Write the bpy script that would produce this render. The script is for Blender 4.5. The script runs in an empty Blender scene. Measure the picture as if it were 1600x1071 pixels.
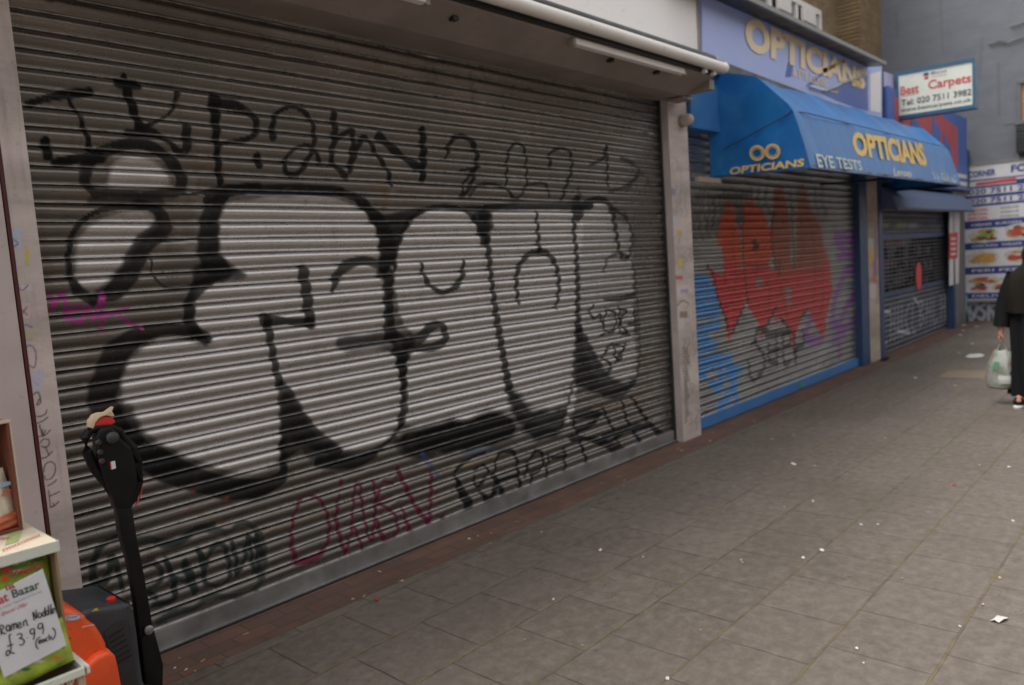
import bpy, bmesh, math, random
import numpy as np
from mathutils import Vector, Matrix
rad = math.radians
random.seed(7)
S = bpy.context.scene
COL = S.collection

# ------------------------------------------------------------------ camera
CAM_H = 1.64
YAW, PITCH, ROLL, FPX = rad(47.4), rad(-5.45), rad(-3.95), 1200.0
FWD = Vector((math.sin(YAW)*math.cos(PITCH), math.cos(YAW)*math.cos(PITCH), math.sin(PITCH)))
_r = Vector((math.cos(YAW), -math.sin(YAW), 0)); _u = _r.cross(FWD)
RGT = math.cos(ROLL)*_r + math.sin(ROLL)*_u
UPV = -math.sin(ROLL)*_r + math.cos(ROLL)*_u
cam_d = bpy.data.cameras.new('camera'); cam = bpy.data.objects.new('camera', cam_d); COL.objects.link(cam)
cam_d.sensor_width = 36.0; cam_d.lens = 36.0*FPX/1600.0
cam_d.clip_start = 0.05; cam_d.clip_end = 500
M = Matrix.Identity(4)
for i in range(3):
    M[i][0] = RGT[i]; M[i][1] = UPV[i]; M[i][2] = -FWD[i]
M[0][3], M[1][3], M[2][3] = 0, 0, CAM_H
cam.matrix_world = M
cam_d.dof.use_dof = True; cam_d.dof.focus_distance = 2.35; cam_d.dof.aperture_fstop = 2.6
S.camera = cam
S.render.resolution_x = 1024; S.render.resolution_y = 685

# ------------------------------------------------------------------ sky, sun, exposure
SUN_EL, SUN_AZ = rad(60), rad(318)          # azimuth measured clockwise from +Y
w = bpy.data.worlds.new('World'); S.world = w; w.use_nodes = True
nt = w.node_tree
sky = nt.nodes.new('ShaderNodeTexSky'); sky.sky_type = 'NISHITA'; sky.sun_disc = False
sky.sun_elevation = SUN_EL; sky.sun_rotation = SUN_AZ
sky.air_density = 1.0; sky.dust_density = 4.0; sky.ozone_density = 1.0
hsv = nt.nodes.new('ShaderNodeHueSaturation'); hsv.inputs['Saturation'].default_value = 0.12
nt.links.new(sky.outputs[0], hsv.inputs['Color'])
wb = nt.nodes.new('ShaderNodeMix'); wb.data_type = 'RGBA'; wb.blend_type = 'MULTIPLY'; wb.inputs[0].default_value = 1; wb.inputs[7].default_value = (1.02, 1.0, .965, 1)
nt.links.new(hsv.outputs[0], wb.inputs[6]); nt.links.new(wb.outputs[2], nt.nodes['Background'].inputs[0])
nt.nodes['Background'].inputs[1].default_value = 0.14
sd = bpy.data.lights.new('sun', 'SUN'); sd.energy = 1.0; sd.angle = rad(40); sd.color = (1, .95, .88)
so = bpy.data.objects.new('sun', sd); COL.objects.link(so)
sv = Vector((math.sin(SUN_AZ)*math.cos(SUN_EL), math.cos(SUN_AZ)*math.cos(SUN_EL), math.sin(SUN_EL)))
so.rotation_euler = sv.to_track_quat('Z', 'Y').to_euler()
so.location = (0, -5, 12)
S.view_settings.view_transform = 'Standard'; S.view_settings.look = 'None'
S.view_settings.exposure = 1.44; S.view_settings.gamma = 1.0
S.render.engine = 'CYCLES'

# ------------------------------------------------------------------ pixel -> real place helpers
ORG = Vector((0, 0, CAM_H))
def ray(x, y): return FWD*FPX + RGT*(x-800) - UPV*(y-535.5)
def aty(x, y, Y=3.55):
    v = ray(x, y); return ORG + v*(Y/v.y)
def atx(x, y, X):
    v = ray(x, y); return ORG + v*(X/v.x)
def atg(x, y, z=0.0):
    v = ray(x, y); return ORG + v*((z-CAM_H)/v.z)
D = 3.55      # depth of the shop fronts

# ------------------------------------------------------------------ object helpers
def tag(o, label=None, cat=None, group=None, kind=None):
    if label: o['label'] = label
    if cat: o['category'] = cat
    if group: o['group'] = group
    if kind: o['kind'] = kind
    return o
def thing(name, label, cat, loc=(0, 0, 0), rz=0.0, group=None):
    o = bpy.data.objects.new(name, None); COL.objects.link(o); o.empty_display_size = .1
    o.location = loc; o.rotation_euler = (0, 0, rz)
    return tag(o, label, cat, group)
class MB:
    """collects faces, then links them as one mesh; geometry is given in world space"""
    def __init__(s): s.v = []; s.f = []; s.mi = []; s.g = []
    def add(s, vs, fs, mi=0):
        b = len(s.v); fb_ = len(s.f); s.v += [tuple(v) for v in vs]; s.f += [tuple(i+b for i in f) for f in fs]; s.mi += [mi]*len(fs); s.g.append((b, len(s.v), fb_, len(s.f))); return s
    def build_each(s, name, mat, parent, **kw):
        """one object for every piece that was added"""
        out = []
        for (v0, v1, f0, f1) in s.g:
            m = MB(); m.v = s.v[v0:v1]; m.f = [tuple(i-v0 for i in f) for f in s.f[f0:f1]]; m.mi = s.mi[f0:f1]; out.append(m.build(name, mat, parent, **kw))
        return out
    def box(s, x0, x1, y0, y1, z0, z1, mi=0):
        vs = [(x0,y0,z0),(x1,y0,z0),(x1,y1,z0),(x0,y1,z0),(x0,y0,z1),(x1,y0,z1),(x1,y1,z1),(x0,y1,z1)]
        return s.add(vs, [(0,3,2,1),(4,5,6,7),(0,1,5,4),(1,2,6,5),(2,3,7,6),(3,0,4,7)], mi)
    def obox(s, c, ax, ay, az, mi=0):
        """oriented box: centre and three half-axis vectors"""
        c, ax, ay, az = map(Vector, (c, ax, ay, az))
        vs = [c+ax*i+ay*j+az*k for k in (-1,1) for i, j in ((-1,-1),(1,-1),(1,1),(-1,1))]
        return s.add(vs, [(0,3,2,1),(4,5,6,7),(0,1,5,4),(1,2,6,5),(2,3,7,6),(3,0,4,7)], mi)
    def quad(s, a, b, c, d, mi=0): return s.add([a,b,c,d], [(0,1,2,3)], mi)
    def slab(s, pts, n, t, mi=0):
        """polygon pts given a thickness t along n (front face = pts)"""
        n = Vector(n).normalized(); k = len(pts); P = [Vector(p) for p in pts]; Q = [p-n*t for p in P]
        fs = [tuple(range(k)), tuple(range(2*k-1, k-1, -1))] + [(i, i+k, (i+1) % k+k, (i+1) % k) for i in range(k)]
        return s.add(P+Q, fs, mi)
    def tube(s, pts, r, n=10, mi=0, cap=True):
        pts = [Vector(p) for p in pts]; rs = r if isinstance(r, (list, tuple)) else [r]*len(pts)
        rings = []
        for i, p in enumerate(pts):
            t = (pts[min(i+1, len(pts)-1)]-pts[max(i-1, 0)]).normalized()
            a = t.cross(Vector((0,0,1)))
            if a.length < .1: a = t.cross(Vector((0,1,0)))
            a.normalize(); b = t.cross(a)
            rings.append([p+(a*math.cos(2*math.pi*k/n)+b*math.sin(2*math.pi*k/n))*rs[i] for k in range(n)])
        vs = [v for R_ in rings for v in R_]; fs = []
        for i in range(len(rings)-1):
            for k in range(n):
                fs.append((i*n+k, i*n+(k+1) % n, (i+1)*n+(k+1) % n, (i+1)*n+k))
        if cap: fs += [tuple(range(n-1, -1, -1)), tuple(range((len(rings)-1)*n, len(rings)*n))]
        return s.add(vs, fs, mi)
    def lathe(s, c, prof, n=20, axis=(0,0,1), mi=0):
        ax = Vector(axis).normalized(); a = ax.orthogonal().normalized(); b = ax.cross(a); c = Vector(c)
        vs = []; fs = []
        for (r, h) in prof:
            vs += [c+ax*h+(a*math.cos(2*math.pi*k/n)+b*math.sin(2*math.pi*k/n))*r for k in range(n)]
        for i in range(len(prof)-1):
            for k in range(n): fs.append((i*n+k, i*n+(k+1) % n, (i+1)*n+(k+1) % n, (i+1)*n+k))
        fs += [tuple(range(n-1, -1, -1)), tuple(range((len(prof)-1)*n, len(prof)*n))]
        return s.add(vs, fs, mi)
    def build(s, name, mats, parent=None, smooth=False, bevel=0, seg=2):
        me = bpy.data.meshes.new(name)
        if parent is not None:
            inv = (Matrix.Translation(parent_world(parent)[0]) @ Matrix.Rotation(parent_world(parent)[1], 4, 'Z')).inverted()
            vv = [tuple(inv @ Vector(v)) for v in s.v]
        else: vv = s.v
        me.from_pydata(vv, [], s.f)
        if not isinstance(mats, (list, tuple)): mats = [mats]
        for m in mats: me.materials.append(m)
        me.polygons.foreach_set('material_index', s.mi)
        bm = bmesh.new(); bm.from_mesh(me); bmesh.ops.recalc_face_normals(bm, faces=bm.faces)
        if bevel:
            bmesh.ops.bevel(bm, geom=[e for e in bm.edges if e.calc_face_angle(0) > .5], offset=bevel, segments=seg, affect='EDGES', profile=.6)
        bm.to_mesh(me); bm.free()
        if smooth:
            me.polygons.foreach_set('use_smooth', [True]*len(me.polygons))
            try: me.set_sharp_from_angle(angle=rad(40))
            except Exception: pass
        o = bpy.data.objects.new(name, me); COL.objects.link(o)
        if parent is not None: o.parent = parent
        return o
def parent_world(p):
    loc = Vector(p.location); rz = p.rotation_euler.z
    q = p.parent
    if q is not None:
        l2, r2 = parent_world(q)
        loc = l2 + Matrix.Rotation(r2, 3, 'Z') @ loc; rz += r2
    return loc, rz
def set_origin(o):
    """put the origin of a single-mesh top-level thing at the foot of its bounding box"""
    me = o.data; n = len(me.vertices); a = np.empty(n*3); me.vertices.foreach_get('co', a); a = a.reshape(-1, 3)
    c = Vector(((a[:,0].min()+a[:,0].max())/2, (a[:,1].min()+a[:,1].max())/2, a[:,2].min()))
    me.transform(Matrix.Translation(-c)); o.location = c
    return o

# ------------------------------------------------------------------ materials
def newmat(name):
    m = bpy.data.materials.new(name); m.use_nodes = True
    return m, m.node_tree, m.node_tree.nodes['Principled BSDF']
def N(nt, t, **kw):
    n = nt.nodes.new(t)
    for k, v in kw.items():
        if k in n.inputs: n.inputs[k].default_value = v
        else: setattr(n, k, v)
    return n
def mixc(nt, fac, a, b, mode='MIX'):
    n = nt.nodes.new('ShaderNodeMix'); n.data_type = 'RGBA'; n.blend_type = mode
    for sck, val in ((n.inputs[0], fac), (n.inputs[6], a), (n.inputs[7], b)):
        if hasattr(val, 'links'): nt.links.new(val, sck)
        elif isinstance(val, (int, float)): sck.default_value = val
        else: sck.default_value = (*val[:3], 1)
    return n.outputs[2]
def mth(nt, op, a, b=None, c=None, clamp=False):
    n = nt.nodes.new('ShaderNodeMath'); n.operation = op; n.use_clamp = clamp
    for i, v in enumerate((a, b, c)):
        if v is None: continue
        if hasattr(v, 'links'): nt.links.new(v, n.inputs[i])
        else: n.inputs[i].default_value = v
    return n.outputs[0]
def ramp(nt, fac, lo, hi, a=0.0, b=1.0):
    n = nt.nodes.new('ShaderNodeMapRange'); n.inputs[1].default_value = lo; n.inputs[2].default_value = hi
    n.inputs[3].default_value = a; n.inputs[4].default_value = b; nt.links.new(fac, n.inputs[0]); return n.outputs[0]
def objco(nt, scale=(1,1,1)):
    g = nt.nodes.new('ShaderNodeNewGeometry')
    mp = nt.nodes.new('ShaderNodeMapping'); mp.inputs['Scale'].default_value = scale
    nt.links.new(g.outputs['Position'], mp.inputs[0]); return mp.outputs[0]
def noise(nt, co, scale, detail=4, rough=.55):
    n = N(nt, 'ShaderNodeTexNoise', Scale=scale, Detail=detail, Roughness=rough); nt.links.new(co, n.inputs['Vector']); return n.outputs['Fac']
def bump(nt, bsdf, h, strength=.3, dist=.01):
    b = N(nt, 'ShaderNodeBump', Strength=strength, Distance=dist); nt.links.new(h, b.inputs['Height']); nt.links.new(b.outputs[0], bsdf.inputs['Normal']); return b
def plain(name, col, rough=.6, metal=0.0, var=.25, scale=6, grime=None, bmp=.15, stretch=(1,1,1), spec=.5):
    """a paint / plastic / cloth surface with uneven tone, specks and a slightly rough skin"""
    m, t, b = newmat(name); co = objco(t, stretch)
    n1 = noise(t, co, scale, 5); n2 = noise(t, co, scale*9, 4)
    f = ramp(t, n1, .3, .7, 1-var, 1+var*.5)
    c = mixc(t, 1.0, col, f, 'MULTIPLY')
    sp = ramp(t, n2, .62, .72, 0, .35)
    c = mixc(t, sp, c, grime or tuple(x*.45 for x in col))
    t.links.new(c, b.inputs['Base Color']); b.inputs['Metallic'].default_value = metal
    t.links.new(ramp(t, n1, .3, .7, max(.05, rough-.1), min(1, rough+.12)), b.inputs['Roughness'])
    b.inputs['Specular IOR Level'].default_value = spec
    if bmp: bump(t, b, n2, bmp, .004)
    return m
def painted(name, base, base_metal, base_rough, stains=(.16,.10,.06), stain_amt=.45, fine=1.0, vary=1.0, runs=0.0):
    """metal or masonry carrying the painted marks stored in the 'paint' colour attribute"""
    m, t, b = newmat(name); co = objco(t)
    at = N(t, 'ShaderNodeAttribute', attribute_name='paint')
    big = noise(t, objco(t, (.7, 1, 2.2)), 2.4, 5)
    st = noise(t, objco(t, (1.2, 1, 9)), 1.6, 6, .65)
    wr = N(t, 'ShaderNodeAttribute', attribute_name='lip_highlight')
    fi = noise(t, co, 70, 4); md = noise(t, co, 16, 5, .6)
    c = mixc(t, ramp(t, big, .3, .7), tuple(x*(1-.32*vary) for x in base), tuple(min(1, x*(1+.18*vary)) for x in base))
    # scuffs in the paint film
    a = mth(t, 'MULTIPLY', at.outputs['Alpha'], ramp(t, md, .25, .40, .78, 1.0))
    a = mth(t, 'MULTIPLY', a, ramp(t, fi, .27, .36, .7, 1.0), clamp=True)
    wv_ = mth(t, 'MULTIPLY', wr.outputs['Fac'], ramp(t, md, .3, .6, .35, 1.0))  # painted highlight: slat lips get a lighter colour, as if catching the sky
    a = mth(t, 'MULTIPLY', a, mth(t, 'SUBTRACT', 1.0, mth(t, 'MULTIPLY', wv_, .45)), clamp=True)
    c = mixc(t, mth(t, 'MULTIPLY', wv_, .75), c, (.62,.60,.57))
    c = mixc(t, a, c, at.outputs['Color'])
    keep = ramp(t, a, 0, 1, 1.0, .3)
    c = mixc(t, mth(t, 'MULTIPLY', ramp(t, st, .55, .75, 0, stain_amt), keep), c, stains)
    if runs:
        rn_ = noise(t, objco(t, (7, 1, .55)), 2.2, 4, .6); rm_ = noise(t, objco(t), 1.3, 3)
        c = mixc(t, mth(t, 'MULTIPLY', mth(t, 'MULTIPLY', ramp(t, rn_, .56, .70, 0, runs), ramp(t, rm_, .42, .6)), keep), c, (.10,.062,.035))
    c = mixc(t, ramp(t, fi, .6, .8, 0, .3*fine), c, (.02,.018,.015))
    t.links.new(c, b.inputs['Base Color'])
    lum = t.nodes.new('ShaderNodeRGBToBW'); t.links.new(c, lum.inputs[0])
    t.links.new(mth(t, 'MULTIPLY', ramp(t, lum.outputs[0], .06, .16), base_metal), b.inputs['Metallic'])
    t.links.new(ramp(t, md, .2, .8, base_rough-.08, base_rough+.16), b.inputs['Roughness'])
    t.links.new(ramp(t, lum.outputs[0], .03, .12, .12, .5), b.inputs['Specular IOR Level'])
    bump(t, b, fi, .12 if base_metal < .1 else .06, .002)
    return m
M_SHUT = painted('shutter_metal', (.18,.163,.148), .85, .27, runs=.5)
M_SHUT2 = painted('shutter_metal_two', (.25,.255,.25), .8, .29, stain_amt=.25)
M_WHITEPIL = painted('painted_pillar', (.50,.43,.41), 0, .6, (.18,.13,.10), .4, runs=.35)
M_GREYWALL = painted('grey_render', (.145,.155,.18), 0, .85, (.09,.095,.11), .2, fine=.3, vary=.35)
M_PILPLAIN = plain('plain_pillar', (.48,.415,.40), .6, var=.15, scale=3, grime=(.2,.16,.15))
M_GREYPLAIN = plain('plain_grey_render', (.145,.155,.18), .85, var=.12, scale=1.5)
M_WHITE = plain('white_plastic', (.72,.69,.66), .35, var=.08, scale=3, grime=(.35,.31,.27))
M_WHITE2 = plain('white_fascia', (.80,.78,.77), .45, var=.04, scale=2, grime=(.55,.52,.5), bmp=.05)
M_SOFFIT = plain('soffit_board', (.29,.245,.22), .7, var=.25, scale=3, grime=(.12,.09,.07))
M_DARK = plain('dark_void', (.012,.012,.014), .8, var=.3, bmp=0)
M_DKMETAL = plain('dark_metal', (.03,.032,.035), .4, .3, var=.3)
M_STEEL = plain('bar_metal', (.30,.30,.30), .4, .6, var=.25, scale=8, grime=(.1,.08,.06))
M_REDLINE = plain('dark_red_paint', (.10,.018,.018), .6)
M_BLUEFR = plain('blue_frame', (.045,.17,.42), .4, var=.15, scale=5, grime=(.05,.1,.2))
M_DKBLUE = plain('dark_blue_frame', (.02,.055,.14), .45, var=.2, scale=5)
M_CREAM = plain('cream_plaster', (.36,.31,.25), .75, var=.3, scale=4, grime=(.12,.09,.06))
M_YELLOW = plain('yellow_lettering', (.68,.47,.12), .6, var=.12, scale=9, bmp=0)
M_PEACH = plain('faded_yellow_lettering', (.88,.70,.46), .6, var=.06, scale=9, bmp=0)
M_AWNWHITE = plain('worn_pale_lettering', (.50,.56,.50), .6, var=.2, scale=12, bmp=0)
M_FASCIABLUE = plain('lavender_banner', (.40,.48,.82), .5, var=.08, scale=2.5, grime=(.3,.36,.6), bmp=.03)
M_FASCIADEEP = plain('deep_blue_sign', (.06,.13,.42), .5, var=.12, scale=2.5, bmp=.03)
M_BLACKLET = plain('black_lettering', (.02,.02,.022), .6, bmp=0)
M_REDLET = plain('red_lettering', (.50,.05,.045), .55, var=.15, bmp=0)
M_NAVY = plain('navy_print', (.018,.035,.20), .5, var=.1, bmp=0)
M_TEALFR = plain('teal_blue_frame', (.02,.09,.17), .4, var=.2)
M_SIGNWHITE = plain('sign_white', (.60,.62,.55), .45, var=.06, scale=4, grime=(.45,.45,.4), bmp=.03)
M_BOARD = plain('menu_white', (.56,.56,.57), .4, var=.06, scale=4, bmp=.03)
M_ORANGE = plain('orange_paint', (.80,.095,.02), .35, var=.12, scale=9, grime=(.35,.05,.02))
M_GREYPL = plain('charcoal_plastic', (.035,.038,.045), .5, var=.2, scale=14, bmp=.3)
M_BLACKPL = plain('black_plastic', (.006,.006,.0065), .5, var=.3, scale=14, bmp=.2, spec=.22)
M_REDPL = plain('red_plastic', (.62,.025,.02), .3, var=.1)
M_PAPER = plain('white_paper', (.62,.62,.66), .7, var=.05, scale=20, grime=(.5,.5,.52), bmp=.05)
M_INK = plain('marker_ink', (.012,.012,.02), .6, bmp=0)
M_CARTON = plain('tan_carton', (.46,.38,.27), .8, var=.12, scale=18, grime=(.3,.22,.14))
M_BROWNCARD = plain('brown_carton', (.16,.045,.025), .8, var=.2, scale=14)
M_LIME = plain('lime_wrapper', (.36,.48,.05), .3, var=.35, scale=30, grime=(.75,.75,.45))
M_FOIL = plain('cream_wrapper', (.62,.58,.46), .25, var=.2, scale=30, grime=(.4,.12,.05))
M_GREENPR = plain('green_print', (.04,.22,.06), .5, bmp=0)
M_LITTER = plain('white_scrap', (.56,.55,.53), .7, var=.1, bmp=0)
M_LITTERTAN = plain('tan_scrap', (.42,.32,.2), .8, var=.2, bmp=0)

def brickmat(name, c1, c2, mortar, bw, rh, ms, rot=(0,0,0), bmp=.5, rough=.85):
    m, t, b = newmat(name)
    g = t.nodes.new('ShaderNodeNewGeometry'); mp = t.nodes.new('ShaderNodeMapping'); mp.inputs['Rotation'].default_value = rot
    t.links.new(g.outputs['Position'], mp.inputs[0])
    nz = N(t, 'ShaderNodeTexNoise', Scale=5.0, Detail=3.0); t.links.new(g.outputs['Position'], nz.inputs['Vector'])
    br = N(t, 'ShaderNodeTexBrick', Scale=1.0); br.inputs['Color1'].default_value = (*c1,1); br.inputs['Color2'].default_value = (*c2,1)
    br.inputs['Mortar'].default_value = (*mortar,1); br.inputs['Brick Width'].default_value = bw; br.inputs['Row Height'].default_value = rh
    br.inputs['Mortar Size'].default_value = ms; br.inputs['Mortar Smooth'].default_value = .3; br.inputs['Bias'].default_value = 0
    t.links.new(mp.outputs[0], br.inputs['Vector'])
    n1 = noise(t, objco(t), 3, 5); n2 = noise(t, objco(t), 60, 4)
    c = mixc(t, ramp(t, n1, .35, .7, 0, .6), br.outputs['Color'], tuple(x*.45 for x in c1))
    c = mixc(t, ramp(t, n2, .6, .75, 0, .4), c, (.03,.025,.02))
    t.links.new(c, b.inputs['Base Color']); b.inputs['Roughness'].default_value = rough
    h = mth(t, 'ADD', mth(t, 'MULTIPLY', mth(t, 'SUBTRACT', 1.0, br.outputs['Fac']), .7), mth(t, 'MULTIPLY', n2, .3))
    bump(t, b, h, bmp, .01)
    return m
M_BRICK = brickmat('yellow_stock_brick', (.27,.19,.10), (.20,.13,.065), (.15,.12,.09), .225, .075, .008, (rad(90),0,0))
M_PAVER = brickmat('red_brick_pavers', (.17,.088,.064), (.115,.072,.056), (.065,.052,.04), .20, .10, .004, bmp=.3)

def pavement_mat():
    m, t, b = newmat('pavement_slabs')
    g = t.nodes.new('ShaderNodeNewGeometry'); sp = t.nodes.new('ShaderNodeSeparateXYZ')
    wv = N(t, 'ShaderNodeTexNoise', Scale=9.0, Detail=4.0); t.links.new(g.outputs['Position'], wv.inputs['Vector'])
    wob = mth(t, 'MULTIPLY', mth(t, 'SUBTRACT', wv.outputs['Fac'], .5), .012)
    t.links.new(g.outputs['Position'], sp.inputs[0])
    yy = mth(t, 'DIVIDE', mth(t, 'ADD', mth(t, 'SUBTRACT', sp.outputs[1], .365-4.0), wob), .4)
    row = mth(t, 'FLOOR', yy); fy = mth(t, 'FRACT', yy)
    off = mth(t, 'MULTIPLY', mth(t, 'MODULO', row, 2.0), .5)
    jit = N(t, 'ShaderNodeTexWhiteNoise'); jit.noise_dimensions = '1D'; t.links.new(row, jit.inputs['W'])
    xx = mth(t, 'ADD', mth(t, 'DIVIDE', mth(t, 'ADD', mth(t, 'SUBTRACT', sp.outputs[0], 3.28-40.0), wob), .4), mth(t, 'ADD', off, mth(t, 'MULTIPLY', jit.outputs[0], .12)))
    cx_ = mth(t, 'FLOOR', xx); fx = mth(t, 'FRACT', xx)
    dy = mth(t, 'MULTIPLY', mth(t, 'MINIMUM', fy, mth(t, 'SUBTRACT', 1.0, fy)), .4)
    dx = mth(t, 'MULTIPLY', mth(t, 'MINIMUM', fx, mth(t, 'SUBTRACT', 1.0, fx)), .4)
    cb = t.nodes.new('ShaderNodeCombineXYZ'); t.links.new(cx_, cb.inputs[0]); t.links.new(row, cb.inputs[1])
    wn = N(t, 'ShaderNodeTexWhiteNoise'); wn.noise_dimensions = '3D'; t.links.new(cb.outputs[0], wn.inputs['Vector'])
    co = objco(t); n1 = noise(t, co, 1.1, 5, .6); n2 = noise(t, objco(t), 15, 8, .75); n3 = noise(t, co, 140, 3, .7)
    base = mixc(t, wn.outputs['Value'], (.120,.099,.081), (.142,.119,.099))
    base = mixc(t, ramp(t, n1, .3, .7, 0, .5), base, (.090,.072,.058))
    base = mixc(t, ramp(t, n2, .47, .72, 0, .75), base, (.20,.175,.15))
    base = mixc(t, ramp(t, n2, .46, .30, 0, .75), base, (.075,.065,.057))
    base = mixc(t, ramp(t, n3, .62, .76, 0, .5), base, (.25,.23,.2))
    big = noise(t, objco(t, (.5, 1, 1)), .9, 5, .65); base = mixc(t, ramp(t, big, .5, .66, 0, .45), base, (.088,.072,.058))
    blot = noise(t, objco(t), 4.2, 6, .7); base = mixc(t, ramp(t, blot, .58, .68, 0, .42), base, (.075,.062,.05))
    cr = N(t, 'ShaderNodeTexVoronoi', Scale=1.15); cr.feature = 'DISTANCE_TO_EDGE'
    wv2 = N(t, 'ShaderNodeVectorMath'); wv2.operation = 'ADD'; nn = N(t, 'ShaderNodeTexNoise', Scale=3.0, Detail=5.0); t.links.new(co, nn.inputs['Vector']); t.links.new(co, wv2.inputs[0]); t.links.new(nn.outputs['Color'], wv2.inputs[1]); t.links.new(wv2.outputs[0], cr.inputs['Vector'])
    crk = mth(t, 'MULTIPLY', ramp(t, cr.outputs['Distance'], .0035, .001, 0, 1), ramp(t, wn.outputs['Value'], .72, .76, 0, .8))
    base = mixc(t, crk, base, (.04,.034,.028))
    # old chewing gum and spots
    vo = N(t, 'ShaderNodeTexVoronoi', Scale=5.5); t.links.new(co, vo.inputs['Vector'])
    gum = ramp(t, vo.outputs['Distance'], .085, .06, 0, 1)
    vs = t.nodes.new('ShaderNodeSeparateColor'); t.links.new(vo.outputs['Color'], vs.inputs[0])
    base = mixc(t, mth(t, 'MULTIPLY', gum, ramp(t, vs.outputs[0], .55, .6, 0, .55)), base, (.05,.044,.04))
    base = mixc(t, mth(t, 'MULTIPLY', gum, ramp(t, vs.outputs[1], .84, .86, 0, .45)), base, (.26,.24,.22))
    # joints: dark gap, mossy and gritty in the long joints
    mossn = noise(t, co, 7, 4)
    jy = ramp(t, dy, .0075, .0035, 0, 1); jx = ramp(t, dx, .0045, .0018, 0, 1)
    jyw = ramp(t, dy, .016, .005, 0, 1)
    base = mixc(t, mth(t, 'MULTIPLY', jyw, ramp(t, mossn, .42, .62, .05, .35)), base, (.125,.10,.045))
    base = mixc(t, mth(t, 'MULTIPLY', jy, .5), base, mixc(t, ramp(t, mossn, .4, .55), (.05,.04,.028), (.15,.115,.045)))
    base = mixc(t, mth(t, 'MULTIPLY', jx, ramp(t, mossn, .35, .6, .75, .3)), base, (.03,.025,.02))
    t.links.new(base, b.inputs['Base Color'])
    t.links.new(ramp(t, n2, .3, .8, .7, .5), b.inputs['Roughness'])
    h = mth(t, 'SUBTRACT', mth(t, 'ADD', mth(t, 'MULTIPLY', n3, .14), mth(t, 'MULTIPLY', wn.outputs['Value'], .12)), mth(t, 'ADD', mth(t, 'MULTIPLY', jy, .5), mth(t, 'MULTIPLY', jx, .6)))
    bump(t, b, h, .8, .008)
    return m
M_PAVE = pavement_mat()
M_ROAD = plain('asphalt', (.05,.05,.052), .85, var=.2, scale=30)
M_KERB = plain('kerb_stone', (.22,.21,.2), .8)
def awnmat():
    m, t, b = newmat('blue_awning_cloth'); co = objco(t)
    n1 = noise(t, objco(t, (2.2,1,.5)), 2.0, 4); n2 = noise(t, co, 90, 3)
    c = mixc(t, ramp(t, n1, .3, .7), (.006,.10,.33), (.011,.15,.42))
    c = mixc(t, ramp(t, n2, .55, .8, 0, .3), c, (.03,.2,.45))
    n3 = noise(t, objco(t, (9, 1, .9)), 1.6, 5, .6); c = mixc(t, ramp(t, n3, .56, .72, 0, .45), c, (.012,.05,.12))
    n4 = noise(t, co, 3.0, 4); c = mixc(t, ramp(t, n4, .55, .75, 0, .35), c, (.07,.24,.42))
    t.links.new(c, b.inputs['Base Color']); b.inputs['Roughness'].default_value = .45
    b.inputs['Sheen Weight'].default_value = .05; b.inputs['Specular IOR Level'].default_value = .3
    bump(t, b, mth(t, 'ADD', n1, mth(t, 'MULTIPLY', n2, .1)), .5, .03)
    return m
M_AWN = awnmat()

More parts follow.
